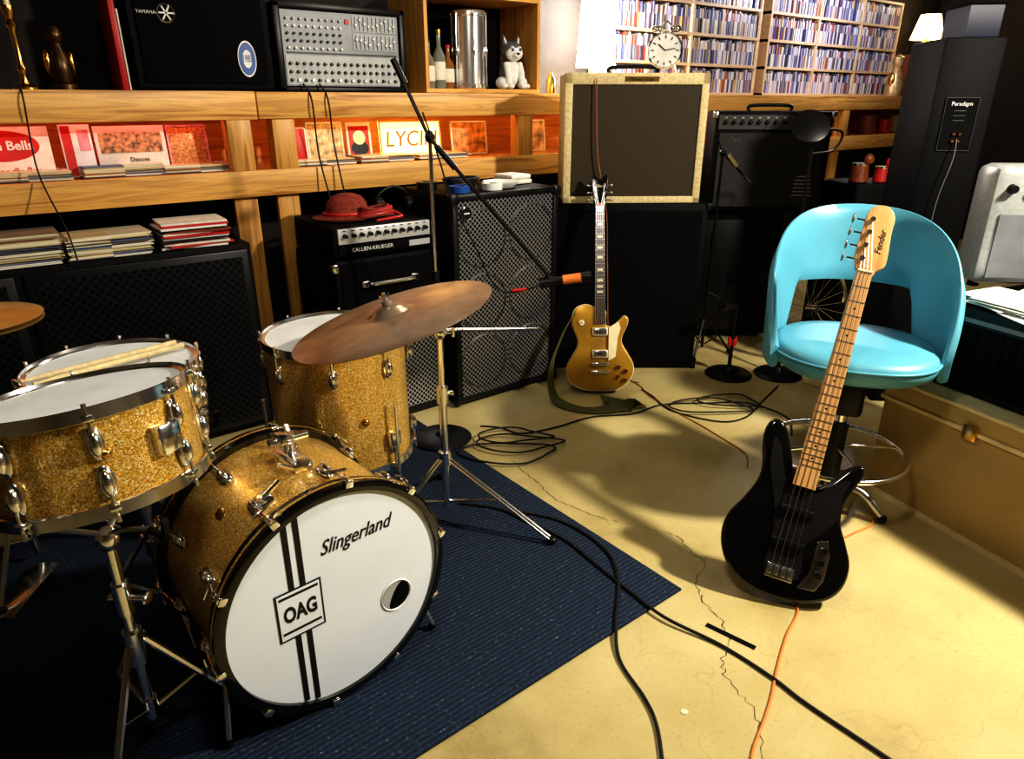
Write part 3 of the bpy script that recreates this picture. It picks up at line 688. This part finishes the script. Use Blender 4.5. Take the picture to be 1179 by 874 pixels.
# rack tom tilted to the drummer, on a stand
b = B('tom_drum', dg(-.845, 1.265, .712) @ Matrix.Rotation(radians(10), 4, Vector((-.62, -.78, 0)).normalized()))
drum(b, .193, .19, I, 8, a0=-100)
a = radians(-52); b.ell((.195*cos(a), .195*sin(a), .11), (.013, .013, .011), BRASS); 
b.box((.205, 0, .10), (.03, .05, .06), CHROME, Rz(-20), bev=.006)
b.done()
b = B('snare_drum', dg(-1.02, 1.66, .672))
drum(b, .193, .145, I, 10, a0=5)
b.done()
b = B('drumsticks', dg(-1.02, 1.66, .672+.16))
for k, (x0, y0, x1, y1) in enumerate(((-.13, -.15, .10, .14), (-.09, -.165, .13, .12))):
    p0 = Vector((x0, y0, .006)); p1 = Vector((x1, y1, .004)); d = p1-p0
    b.cyl(p1, p0+d*.15, .0075, TWEED, .0070, 12); b.cyl(p0+d*.15, p0, .0070, TWEED, .003, 12); b.ell(tuple(p0), .0055, TWEED)
b.done()
def drumstand(name, M, ht, R, basket=.17, a0=30):
    b = B(name, M)
    tripod(b, R, .30, CHROME, .009, a0, True, .10)
    b.cyl((0, 0, .07), (0, 0, ht-.12), .013, CHROME); b.cyl((0, 0, .24), (0, 0, .33), .022, CHROME); b.cyl((0, 0, .08), (0, 0, .13), .018, CHROME)
    b.cyl((-.03, 0, .42), (.05, 0, .42), .008, CHROME); b.cyl((0, 0, .38), (0, 0, .46), .019, CHROME)
    b.cyl((0, -.03, .29), (0, .04, .29), .007, CHROME); b.ell((.055, 0, .42), (.006, .02, .014), CHROME)
    b.ell((0, 0, ht-.11), (.024, .024, .03), CHROME)
    for k in range(3):
        a = radians(a0+60+120*k); ca, sa = cos(a), sin(a)
        b.tube([(0, 0, ht-.10), (basket*.5*ca, basket*.5*sa, ht-.06), (basket*ca, basket*sa, ht-.03)], .007, CHROME, sub=3)
        b.tube([(basket*ca, basket*sa, ht-.03), ((basket+.045)*ca, (basket+.045)*sa, ht-.03), ((basket+.055)*ca, (basket+.055)*sa, ht+.01)], .008, BLACK, sub=3)
    return b.done()
drumstand('drum_stand', dg(-.86, 1.245, .009), .686, .21)
drumstand('drum_stand', dg(-1.02, 1.66, .009), .646, .2, a0=75)
def cymbal(b, r, m, T, bell=.18):
    pr = [(0, .040), (r*.08, .039), (r*.14, .032), (r*.19, .020), (r*.24, .016)]
    for k in range(1, 25):
        q = .24+.76*k/24; pr.append((r*q, .016*(1-((q-.24)/.76)**1.6)+.0005*(k % 2)))
    pr += [(r, -.001), (r*.6, .006), (r*.2, .015), (0, .036)]
    b.lathe(pr, m, T, 72)
b = B('ride_cymbal_stand', dg(-.24, 2.2))
for k, (a, R) in enumerate(((-22, .41), (100, .30), (218, .30))):
    a = radians(a); p = Vector((R*cos(a), R*sin(a), .022)); t0 = Vector((.02*cos(a), .02*sin(a), .26)); side = Vector((-sin(a), cos(a), 0))*.008
    for sg in (-1, 1): b.tube([tuple(t0+side*sg), tuple(p+side*sg)], .005, CHROME, sub=1)
    b.ell(tuple(p), (.018, .018, .014), BLACK); q = t0.lerp(p, .5); b.tube([(.015*cos(a), .015*sin(a), .09), tuple(q)], .006, CHROME, sub=1)
b.cyl((0, 0, .06), (0, 0, .50), .014, CHROME); b.cyl((0, 0, .48), (0, 0, .54), .021, CHROME); b.cyl((0, 0, .5), (0, 0, .735), .0105, CHROME)
b.cyl((0, 0, .24), (0, 0, .29), .022, CHROME); b.box((.025, 0, .515), (.03, .012, .02), CHROME, bev=.003)
b.ell((0, 0, .735), (.022, .022, .026), CHROME); b.cyl((-.03, 0, .735), (.045, 0, .735), .009, CHROME); b.cyl((.045, 0, .72), (.045, 0, .75), .006, CHROME)
b.tube([(.02, .15, .70), (-.09, -.36, .885)], .007, CHROME, sub=1)
b.tube([(-.17, .02, .728), (.0, .02, .735), (.33, .02, .738)], .007, CHROME, sub=1)
Tc = Tr(-.09, -.36, .892) @ Matrix.Rotation(radians(-15.5), 4, 'Y') @ Rx(1)
b.cyl((0, 0, -.03), (0, 0, .075), .005, CHROME, T=Tc); b.cyl((0, 0, .04), (0, 0, .052), .014, mat('felt', (.2, .18, .15), .95), T=Tc); b.box((0, 0, .065), (.03, .006, .012), CHROME, Tc, bev=.002)
cymbal(b, .285, CYM, Tc)
b.done()
b = B('hi_hat_stand', dg(-1.585, 1.94, .009))
tripod(b, .26, .32, CHROME, .008, 40, True, .1)
b.cyl((0, 0, .04), (0, 0, .8), .012, CHROME); b.cyl((0, 0, .78), (0, 0, 1.04), .004, CHROME); b.box((.06, -.16, .03), (.07, .24, .015), CHROME, Rx(6), bev=.004)
cymbal(b, .19, CYMB, Tr(0, 0, .85)); cymbal(b, .19, CYMB, Tr(0, 0, .835) @ Rx(180)); b.cyl((0, 0, .885), (0, 0, .92), .012, CHROME); b.done()
b = B('kick_pedal', dg(-.80, 1.74) @ Rz(42))
b.box((0, .13, .03), (.09, .26, .012), CHROME, Rx(8), bev=.004); b.box((0, 0, .016), (.12, .08, .012), STEEL, bev=.003)
for sx in (-1, 1): b.cyl((sx*.05, .03, .01), (sx*.05, .03, .22), .008, CHROME)
b.cyl((-.06, .03, .215), (.06, .03, .215), .008, CHROME); b.cyl((0, .03, .215), (0, .06, .36), .004, CHROME); b.ell((0, .06, .38), (.024, .03, .03), WHITE); b.done()

# ------------------------------------------------------------ guitars
def guitar_frame(p0, p1, wx):
    y = (Vector(p1)-Vector(p0)).normalized(); x = Vector(wx); x = (x-y*x.dot(y)).normalized(); z = x.cross(y)
    return Matrix(((x.x, y.x, z.x, p0[0]), (x.y, y.y, z.y, p0[1]), (x.z, y.z, z.z, p0[2]), (0, 0, 0, 1)))
def pegs(b, pts, r, m, zz):
    for x, y, sx in pts:
        b.cyl((x, y, zz), (x, y, zz+.014), .005, m, n=10); b.cyl((x, y, zz-.012), (x+sx*.022, y, zz-.012), .0035, m, n=8); b.ell((x+sx*.032, y, zz-.012), r, m, n=10, q=8)
S = 1.06
b = B('electric_guitar', DG @ guitar_frame((.465, 3.385, .025), (.452, 3.70, 1.04), (1, -.05, .0)) @ Matrix.Scale(S, 4))
lp = [(0, 0), (.08, .004), (.135, .035), (.165, .09), (.162, .14), (.135, .19), (.112, .23), (.108, .262), (.124, .30), (.138, .335), (.136, .362), (.118, .372), (.095, .352), (.066, .325), (.036, .322), (.03, .345), (.028, .40), (-.028, .418), (-.07, .43), (-.115, .415), (-.138, .375), (-.138, .33), (-.12, .28), (-.11, .245), (-.118, .21), (-.145, .165), (-.166, .12), (-.162, .07), (-.13, .028), (-.07, .004)]
o = [(p.x, p.y) for p in catmull([(x, y, 0) for x, y in lp], 4, True)]
b.ext(o, -.048, 0, MAHOG, bev=.004); b.ext([(x*.985, .21+(y-.21)*.985) for x, y in o], -.002, .008, GOLD, bev=.005)
b.ext([(x*1.003, .21+(y-.21)*1.003) for x, y in o], -.006, .0015, CREAM)
b.ext([(-.02, .33), (.02, .33), (.017, .92), (-.017, .92)], .0, .012, MAHOG)
b.ext([(-.026, .335), (.026, .335), (.0215, .90), (-.0215, .90)], .010, .018, ROSE)
sc = .625; yn = .90
for i in range(1, 22):
    yy = yn-sc*(1-2**(-i/12)); w = .0215+(.026-.0215)*(yn-yy)/.565
    if yy > .338: b.box((0, yy, .0185), (w*2, .002, .0016), STEEL)
    if i in (1, 3, 5, 7, 9, 12, 15, 17, 19): yb = yn-sc*(1-2**(-(i-.5)/12)); b.box((0, yb, .0182), (w*1.2, .012, .0008), CREAM)
hs = [(-.021, .895), (.021, .895), (.032, .93), (.040, 1.03), (.036, 1.055), (.015, 1.045), (0, 1.03), (-.015, 1.045), (-.036, 1.055), (-.040, 1.03), (-.032, .93)]
b.ext(hs, -.004, .010, HOOPB, bev=.002); b.box((0, .898, .02), (.043, .005, .004), CREAM); b.text('Gibson', .020, CREAM, Tr(0, 1.0, .0108), ex=.0003, shear=.3)
pegs(b, [(sx*.024, y, sx) for sx in (-1, 1) for y in (.935, .97, 1.005)], (.009, .007, .006), STEEL, .010)
for y in (.185, .295): b.box((0, y, .014), (.075, .04, .012), CREAM, bev=.003); b.box((0, y, .021), (.066, .032, .004), CHROME, bev=.002)
b.box((0, .135, .02), (.085, .014, .012), CHROME, bev=.003); b.box((0, .095, .017), (.095, .014, .012), CHROME, bev=.004)
b.ext([(.04, .15), (.075, .17), (.085, .26), (.10, .31), (.09, .345), (.045, .315), (.042, .32)], .018, .021, CREAM)
for p in ((.09, .12), (.125, .10), (.085, .07), (.12, .055)): b.cyl((p[0], p[1], .006), (p[0], p[1], .024), .0125, BRASS, .010)
b.cyl((-.09, .34, .008), (-.09, .34, .014), .014, CREAM); b.cyl((-.09, .34, .014), (-.085, .345, .03), .003, CREAM)
for i in range(6):
    k = (i-2.5)/2.5; b.cyl((k*.027, .097, .025), (k*.018, .898, .023), .0006, STEEL, n=5); b.cyl((k*.018, .898, .023), ((-1 if k < 0 else 1)*.024, .935+.035*(2-abs(i-2.5)//1), .02), .0006, STEEL, n=5)
b.done()
b = B('guitar_strap', dg(0, 0))
b.ribbon([(.33, 3.50, .42), (.265, 3.44, .32), (.205, 3.36, .17), (.215, 3.29, .04), (.30, 3.21, .008), (.42, 3.17, .010), (.54, 3.18, .030), (.63, 3.24, .010), (.54, 3.29, .008), (.46, 3.27, .030)],
         [(.3, 1, 0), (.3, 1, 0), (.4, 1, .2), (.5, 1, 0), (.4, 1, 0), (0, 1, 0), (0, 1, .25), (1, .3, 0), (0, 1, 0), (0, 1, .2)], .072, .003, OLIVE)
b.box((.65, 3.22, .010), (.06, .035, .006), mat('leather_tab', (.3, .2, .1), .6), bev=.002)
b.done()

# bass: stands on the floor, neck resting on the front rim of the stool seat
b = B('bass_guitar', DG @ guitar_frame((.80, 1.735, .028), (1.195, 2.28, 1.165), (1, -.30, 0)) @ Matrix.Scale(1.09, 4))
jb = [(.02, 0), (.08, .010), (.14, .042), (.17, .09), (.172, .15), (.148, .205), (.122, .255), (.116, .31), (.13, .36), (.146, .405), (.136, .43), (.105, .415), (.07, .365), (.036, .335), (.034, .35), (-.034, .37), (-.045, .39), (-.065, .44), (-.09, .485), (-.12, .495), (-.138, .47), (-.138, .42), (-.122, .36), (-.122, .31), (-.145, .25), (-.174, .19), (-.178, .13), (-.155, .07), (-.11, .025), (-.05, .002)]
o = [(p.x, p.y) for p in catmull([(x, y, 0) for x, y in jb], 4, True)]
b.ext(o, -.042, 0, HOOPB, bev=.012)
pg = [(-.04, .06), (.05, .07), (.045, .16), (.07, .20), (.11, .27), (.105, .33), (.115, .38), (.07, .35), (.04, .32), (-.04, .32), (-.085, .42), (-.11, .44), (-.1, .36), (-.06, .25), (-.045, .16)]
b.ext([(p.x, p.y) for p in catmull([(x, y, 0) for x, y in pg], 3, True)], .0005, .003, mat('black_pickguard', (.02, .02, .022), .2))
b.ext([(.055, .05), (.10, .055), (.115, .09), (.115, .16), (.10, .20), (.075, .19), (.075, .10)], .001, .004, CHROME, bev=.001)
for y in (.10, .135, .17): b.cyl((.095, y, .003), (.095, y, .02), .010, BLACK, .009)
for y in (.16, .255): b.box((0, y, .008), (.09, .02, .012), BLACK, bev=.003)
b.box((0, .075, .006), (.075, .04, .01), CHROME, bev=.002)
for i in range(4): b.box(((i-1.5)*.018, .08, .013), (.012, .03, .008), STEEL, bev=.002)
b.ext([(-.03, .33), (.03, .33), (.021, .985), (-.021, .985)], -.012, .012, MAPLE, bev=.003)
b.ext([(-.031, .325), (.031, .325), (.0205, .985), (-.0205, .985)], .010, .0155, MAPLE)
sc = .86; yn = .975
for i in range(1, 21):
    yy = yn-sc*(1-2**(-i/12)); w = .0205+.0105*(yn-yy)/.65
    if yy > .33: b.box((0, yy, .016), (w*2, .002, .0016), STEEL)
    if i in (3, 5, 7, 9, 12, 15, 17, 19): b.disc(.0032, .0159, INK, Tr(0, yn-sc*(1-2**(-(i-.5)/12))), 10)
hs = [(.0205, .965), (.03, .985), (.047, 1.0), (.049, 1.03), (.042, 1.10), (.040, 1.15), (.02, 1.178), (-.008, 1.18), (-.032, 1.16), (-.036, 1.10), (-.038, 1.03), (-.032, 1.0), (-.0205, .975)]
hs = [(p.x, p.y) for p in catmull([(x, y, 0) for x, y in hs], 3, True)]
b.ext(hs, -.010, .006, MAPLE, bev=.002)
b.box((0, .975, .016), (.041, .005, .006), CREAM)
for y in (1.01, 1.05, 1.09, 1.13):
    b.cyl((-.018, y, .006), (-.018, y, .02), .0075, CHROME, n=12); b.cyl((-.018, y, -.004), (-.058, y, -.004), .004, CHROME, n=8); b.ell((-.068, y, -.004), (.004, .015, .012), STEEL)
b.text('Fender', .026, INK, Tr(.02, 1.07, .0066) @ Rz(90), ex=.0003, shear=.3)
for i in range(4):
    k = (i-1.5)/1.5; b.cyl((k*.027, .09, .016), (k*.015, .975, .019), .0012-.0002*i, STEEL, n=5); b.cyl((k*.015, .975, .019), (-.018, 1.01+.04*i, .014), .001, STEEL, n=5)
b.done()

# ------------------------------------------------------------ stool / chair
CX, CY = 1.20, 2.31
b = B('office_chair', dg(CX, CY) @ Rz(-17))   # local: faces -y, back at +y
zs = .628
sr = .262
out = [(sr*1.02*math.copysign(abs(cos(a))**.85, cos(a)), sr*.98*math.copysign(abs(sin(a))**.85, sin(a))) for a in [2*pi*k/48 for k in range(48)]]
def prof_ring(scales):
    V = []; Fc = []; n = len(out)
    for s_, z_ in scales: V += [(x*s_, y*s_, z_) for x, y in out]
    for i in range(len(scales)-1):
        for j in range(n): Fc.append([i*n+j, i*n+(j+1) % n, (i+1)*n+(j+1) % n, (i+1)*n+j])
    Fc.append(list(range(n))[::-1]); Fc.append([(len(scales)-1)*n+j for j in range(n)])
    return V, Fc
V, Fc = prof_ring([(.6, zs-.055), (.85, zs-.05), (.97, zs-.03), (1.0, zs-.005), (1.0, zs+.012), (.965, zs+.03), (.9, zs+.04), (.7, zs+.046), (.3, zs+.04)])
b.raw(V, Fc, TEAL)
b.tube([(x*1.005, y*1.005, zs+.012) for x, y in out[::2]], .005, TEAL, closed=True, sub=2)
NA, NB = 64, 10
def shell(off, flip):
    V = []; Fc = []
    for i in range(NA+1):
        th = -112+224*i/NA; q = abs(th)/112
        ztop = .415*(1-q**3.0)+.03+.015*(1-q)
        e = max(0, min(1, (56-abs(th))/15)); e = e*e*(3-2*e)
        zbot = -.05+.235*e
        for j in range(NB+1):
            f = j/NB; z = zbot+(ztop-zbot)*f; lean = .018*max(0, z)/.45
            r = sr+.012+lean+off*(1 if 0 < j < NB else .2)
            a = radians(90-th)
            yy = r*sin(a); xx = r*cos(a)*1.03
            if yy > 0: yy += .09*max(0, z)/.45*sin(a)
            V.append((xx, yy, zs+z))
    for i in range(NA):
        for j in range(NB):
            q = [i*(NB+1)+j, (i+1)*(NB+1)+j, (i+1)*(NB+1)+j+1, i*(NB+1)+j+1]; Fc.append(q if flip else q[::-1])
    return V, Fc
Vo, Fo = shell(.018, False); Vi, Fi = shell(-.012, True)
n0 = len(Vo); V = Vo+Vi; Fc = Fo+[[k+n0 for k in f] for f in Fi]
for i in range(NA):
    for j in (0, NB):
        a = i*(NB+1)+j; c = (i+1)*(NB+1)+j; q = [a, c, c+n0, a+n0]; Fc.append(q[::-1] if j == NB else q)
for j in range(NB):
    for i in (0, NA):
        a = i*(NB+1)+j; c = a+1; Fc.append([a, c, c+n0, a+n0])
b.raw(V, Fc, TEAL)
b.cyl((0, 0, zs-.10), (0, 0, zs-.05), .11, BLACK, .16); b.cyl((0, 0, .10), (0, 0, zs-.08), .026, CHROME); b.cyl((0, 0, .10), (0, 0, .36), .036, BLACK)
b.box((0, -.02, .48), (.12, .10, .16), BLACK, bev=.02)
b.tube([(.245*cos(pi*k/8), .245*sin(pi*k/8), .24) for k in range(16)], .010, CHROME, closed=True, sub=3, n=10)
for k in range(4):
    a = radians(90*k+20); b.tube([(0, 0, .26), (.245*cos(a), .245*sin(a), .24)], .007, CHROME, sub=1)
for k in range(5):
    a = radians(72*k-20); b.tube([(0, 0, .12), (.12*cos(a), .12*sin(a), .10), (.20*cos(a), .20*sin(a), .03)], .016, STEEL, sub=3); b.ell((.205*cos(a), .205*sin(a), .019), (.018, .018, .018), BLACK)
b.done(60)

# ------------------------------------------------------------ right-hand side: long tan case, rack, amp, tower
cang = math.degrees(math.atan2(-.546, .236))
MC = dg(1.43, 2.45) @ Rz(cang)                  # local x along case, y to its far side
b = B('storage_trunk', MC)
b.bx(0, 2.0, .0, .75, 0, .40, TAN, bev=.008); b.bx(-.004, 2.004, -.006, .756, .405, .48, TAN, bev=.008)
b.bx(-.008, 2.008, -.012, .76, .393, .408, TANL, bev=.002); b.bx(-.006, 2.006, -.01, .0, .468, .482, TANL, bev=.003); b.bx(-.006, 2.006, -.01, .0, 0, .02, TANL)
b.bx(-.002, 2.002, -.002, .752, .480, .483, TANL)
for x in (.35, .62, 1.5): b.box((x, -.014, .40), (.05, .012, .05), BRASS, bev=.003); b.box((x, -.022, .41), (.02, .01, .03), STEEL, bev=.003)
b.done()
b = B('rack_case', MC @ Tr(.03, .085, .484))
b.bx(0, 1.3, 0, .60, 0, .30, BLACK, bev=.008)
for i in range(9): b.bx(.04, 1.26, -.006, .004, .03+i*.028, .045+i*.028, TOLEX if i != 8 else GREYP)
for i in range(28): b.bx(.05+i*.044, .075+i*.044, -.010, .0, .03, .24, MATTE)
for x in (.0, 1.3): b.box((x, .005, .15), (.03, .02, .3), MATTE, bev=.004)
b.done()
b = B('paper_pile', MC @ Tr(.20, .24, .787))
for i in range(9): b.box((random.uniform(-.02, .25), random.uniform(-.04, .04), .004+i*.0035), (.2, .22, .0028), PAPER if i % 3 else WHITE, Rz(random.uniform(-25, 25)))
b.done()
b = B('silver_amplifier', dg(1.725, 2.56, .786) @ Rz(-6))
b.bx(0, .42, 0, .16, .02, .45, mat('silver_hammertone', (.42, .44, .44), .35, .3, .12, 60), bev=.035); b.bx(.04, .38, -.006, .004, .05, .28, GREYP)
for i in range(5): b.cyl((.06+i*.075, .0, .37), (.06+i*.075, -.02, .37), .018, BLACK, .014)
for x in (.05, .37): b.cyl((x, .08, 0), (x, .08, .03), .02, BLACK)
b.done()
b = B('tower_speaker', dg(1.86, 3.31, 0) @ Rz(-8))
b.bx(0, .25, 0, .38, 0, .62, MATTE, bev=.008)
b.bx(0, .25, 0, .38, .63, 1.70, TOLEX, bev=.010)
b.bx(.055, .19, -.004, .004, 1.24, 1.46, MATTE); b.bx(.06, .185, -.006, -.002, 1.245, 1.455, MATTE)
PE = mat('plate_edge', (.06, .06, .065), .4)
for q in ((.055, .19, 1.238, 1.241), (.055, .19, 1.459, 1.462), (.054, .056, 1.24, 1.46), (.189, .191, 1.24, 1.46)): b.bx(q[0], q[1], -.008, 0, q[2], q[3], PE)
b.text('Paradigm', .024, WHITE, Tr(.122, -.008, 1.435) @ Rx(90)); 
for i in range(3): b.text('................', .014, LGREY, Tr(.12, -.008, 1.41-i*.02) @ Rx(90))
for x in (.11, .135): 
    for z in (1.28, 1.31): b.cyl((x, -.004, z), (x, -.02, z), .005, MAHOG if x < .12 else BRASS)
b.tube([(.125, -.02, 1.29), (.12, -.04, 1.2), (.09, -.04, 1.0), (.10, -.02, .7)], .0022, GREYP)
b.done()
b = B('storage_bin', dg(1.97, 3.40, 1.703) @ Rz(-6)); b.ext([(.03, .02), (.17, .02), (.17, .25), (.03, .25)], 0, .14, mat('navy_plastic', (.006, .012, .04), .5), bev=.01); b.bx(.02, .18, .01, .26, .135, .15, MATTE, bev=.004); b.done()

# ------------------------------------------------------------ back-right stands & clutter
b = B('music_stand', dg(1.17, 4.05))
tripod(b, .17, .22, BLACK, .007, 0, True, .06); b.cyl((0, 0, .04), (0, 0, .7), .010, BLACK); b.cyl((0, 0, .66), (0, 0, .74), .015, BLACK); b.cyl((0, 0, .7), (-.0, 0, 1.18), .007, BLACK)
b.ell((0, 0, 1.18), .018, BLACK); b.tube([(-.03, 0, 1.25), (.0, 0, 1.18), (.16, -.05, 1.02)], .006, BLACK, sub=1); b.cyl((.03, -.02, 1.17), (.08, -.03, 1.11), .011, CREAM)
b.cyl((.0, 0, .38), (.06, -.02, .36), .012, BLACK); b.done()
def roundstand(name, x, y, h, extra=None):
    b = B(name, dg(x, y)); b.lathe([(0, 0), (.125, 0), (.13, .008), (.115, .02), (.03, .03), (.016, .05), (0, .05)], BLACK); b.cyl((0, 0, .03), (0, 0, h*.55), .011, BLACK); b.cyl((0, 0, h*.52), (0, 0, h*.58), .016, BLACK); b.cyl((0, 0, h*.55), (0, 0, h), .008, BLACK)
    if extra: extra(b)
    b.done()
def micon(b): b.cyl((0, 0, .40), (-.05, -.05, .42), .012, BLACK); b.cyl((-.05, -.05, .42), (-.12, -.12, .44), .018, BLACK, .024); b.box((0, 0, .2), (.05, .02, .06), RED, bev=.01)
roundstand('microphone_stand', 1.23, 3.68, .42, micon)
def pop(b):
    T = Tr(-.06, -.09, 1.335) @ Rx(52) @ Ry(-8)
    b.lathe([(.0, -.004), (.086, -.004), (.092, 0), (.086, .004), (0, .004)], BLACK, T, 40); b.tube([(.0, 0, 1.2), (.12, .02, 1.22), (.14, 0, 1.30), (.02, -.07, 1.32)], .006, BLACK)
roundstand('pop_filter_stand', 1.51, 3.68, 1.22, pop)
b = B('bicycle_wheel', dg(1.78, 3.98, .312) @ Rz(25) @ Rx(80))
b.lathe([(.28, -.008), (.295, -.012), (.31, 0), (.295, .012), (.28, .008), (.28, -.008)], RUBBER); b.lathe([(.265, -.006), (.28, -.01), (.28, .01), (.265, .006), (.265, -.006)], CHROME)
for k in range(24): a = 2*pi*k/24; b.cyl((.015*cos(a+.5), .015*sin(a+.5), .02*(-1)**k), (.268*cos(a), .268*sin(a), 0), .0012, CHROME, n=5)
b.cyl((0, 0, -.04), (0, 0, .04), .016, CHROME); b.done()
b = B('instrument_case', dg(1.98, 4.2) @ Rz(8)); b.bx(0, .5, 0, .3, 0, 1.0, TOLEX, bev=.03); 
for z in (.3, .7): b.box((.1, -.006, z), (.05, .012, .04), CHROME, bev=.003)
b.done()
b = B('hand_percussion', dg(2.0, 4.15) @ Tr(0, 0, 1.0))
for i, (x, m, r) in enumerate(((.07, MAHOG, .055), (.20, RED, .045), (.33, BRASS, .06), (.45, TAN, .045))):
    b.cyl((x, .15, 0), (x, .15, r*1.8), r, m, r*.8, 20); b.lathe([(r*.82, r*1.8-.006), (r*.88, r*1.8), (r*.82, r*1.8+.006), (0, r*1.8+.004)], CHROME, Tr(x, .15, 0))
    b.ell((x+.02, .10, r*1.8+.03), (.03, .02, .03), m)
b.done()

# ------------------------------------------------------------ cables on the floor
def cable(name, pts, r, m):
    b = B(name, dg(0, 0)); b.tube([(p[0], p[1], (p[2] if len(p) > 2 else r+.0005)) for p in pts], r, m, sub=8); b.done()
zr = .0135
cable('instrument_cable', [(-.20, 2.3, zr), (-.05, 2.26, zr), (.06, 2.17, zr), (.186, 2.06, zr), (.28, 1.92, zr), (.38, 1.77, zr), (.46, 1.66, zr+.001), (.597, 1.558), (.70, 1.44), (.76, 1.35), (.887, 1.193), (1.02, 1.02)], .005, RUBBER)
cable('instrument_cable', [(.03, 2.24, zr), (.16, 2.19, zr), (.26, 2.10, zr), (.33, 1.98, zr), (.345, 1.87, zr), (.333, 1.765, zr), (.305, 1.62, zr), (.30, 1.5), (.345, 1.37), (.36, 1.29), (.355, 1.19), (.34, 1.05)], .005, RUBBER)
cable('orange_cable', [(.90, 1.80), (.87, 1.70), (.80, 1.60), (.729, 1.476), (.68, 1.38), (.635, 1.303), (.60, 1.25), (.568, 1.193), (.50, 1.02)], .0035, ORANGE)
cable('orange_cable', [(1.12, 2.05), (1.24, 2.12), (1.33, 2.18), (1.38, 2.3)], .0035, ORANGE)
for k, (cx, cy, r) in enumerate(((-.02, 2.72, .16), (.04, 2.80, .14), (.02, 2.86, .12), (1.0, 3.20, .15), (1.1, 3.26, .12))):
    cable('cable_loop', [(cx+r*1.3*cos(a)+.02*sin(3*a+k), cy+r*.6*sin(a)+.02*cos(2*a+k), .016+.004*k % .01) for a in [2*pi*j/14*1.1 for j in range(15)]], .0042, RUBBER)
cable('instrument_cable', [(-.15, 3.0), (-.05, 2.98), (.04, 2.92), (.2, 2.98), (.39, 3.10), (.6, 3.14), (.77, 3.25), (1.0, 3.27), (1.21, 3.27), (1.35, 3.1), (1.3, 2.9)], .0042, RUBBER)
cable('instrument_cable', [(.70, 3.45), (.74, 3.36), (.8, 3.18), (1.0, 3.05), (1.15, 3.1), (1.3, 3.3), (1.45, 3.5)], .0042, RUBBER)
cable('brown_cable', [(.64, 3.62), (.70, 3.5), (.72, 3.38), (.80, 3.2), (.90, 3.02), (.98, 2.85), (1.03, 2.72), (1.0, 2.6)], .003, mat('brown_cable', (.35, .12, .04), .5))
cable('hanging_cable', [(.42, 3.755, 1.55), (.44, 3.75, 1.2), (.50, 3.75, .9), (.52, 3.74, .6), (.55, 3.66, .1), (.64, 3.6, .01), (.7, 3.55)], .003, mat('brown_cable2', (.35, .12, .04), .5))
def wcable(name, pts, r, m):
    b = B(name); b.tube(pts, r, m, sub=8); b.done()
wcable('hanging_cable', [(1.39, 3.35, 1.52), (1.39, 3.27, 1.45), (1.40, 3.27, 1.2), (1.42, 3.2, .95)], .004, RUBBER)
wcable('hanging_cable', [(1.47, 3.35, 1.52), (1.47, 3.27, 1.45), (1.48, 3.27, 1.25), (1.50, 3.22, .96)], .004, RUBBER)
wcable('hanging_cable', [(.28, 3.36, 1.50), (.28, 3.27, 1.46), (.27, 3.27, 1.2), (.30, 3.09, 1.0), (.31, 3.06, .88)], .003, RUBBER)

# ------------------------------------------------------------ lights
def area(name, loc, size, power, col, target, shape='DISK'):
    l = bpy.data.lights.new(name, 'AREA'); l.shape = shape; l.size = size; l.energy = power; l.color = col
    o = bpy.data.objects.new(name, l); scene.collection.objects.link(o); o.location = loc
    o.rotation_euler = (Vector(target)-Vector(loc)).to_track_quat('-Z', 'Y').to_euler(); return o
def P(x, y, z): return (DG @ Vector((x, y, z)))[:]
area('fill_light', P(2.62, 1.55, 2.53), .20, 150, (1, .92, .77), P(.8, 1.95, 0))
area('fill_light', P(-.1, .9, 2.50), .35, 14, (1, .93, .82), P(-.3, 1.9, 0))  # unseen fill light added on the camera side to brighten the drums
area('fill_light', P(-.2, 3.2, 2.50), .4, 5, (1, .9, .7), P(-.2, 3.0, 0))  # weak fill added over the back left, not an actual ceiling fitting
def point(name, loc, power, col, r=.05):
    l = bpy.data.lights.new(name, 'POINT'); l.energy = power; l.color = col; l.shadow_soft_size = r
    o = bpy.data.objects.new(name, l); scene.collection.objects.link(o); o.location = loc
point('table_lamp_bulb', (3.43, 3.52, 2.2), 18, (1, .95, .9))
point('cd_shelf_fill', (6.0, 2.95, 2.3), 28, (.9, .88, 1))  # added light to brighten the CD shelves; no real bulb hangs here
point('cabinet_lamp_bulb', (7.95, 3.3, 2.35), 5, (1, .8, .5))

w = bpy.data.worlds.new('world'); scene.world = w; w.use_nodes = True
w.node_tree.nodes['Background'].inputs[0].default_value = (.5, .5, .6, 1); w.node_tree.nodes['Background'].inputs[1].default_value = .05
scene.view_settings.view_transform = 'Standard'
try: scene.view_settings.look = 'High Contrast'
except Exception:
    try: scene.view_settings.look = 'Standard - High Contrast'
    except Exception: pass

cam = bpy.data.cameras.new('camera'); co = bpy.data.objects.new('camera', cam); scene.collection.objects.link(co)
cam.sensor_width = 36; cam.lens = 800/1179*36; cam.clip_start = .02
co.location = (0, 0, 1.45); co.rotation_euler = (radians(90-21.9), 0, radians(-38))
scene.camera = co
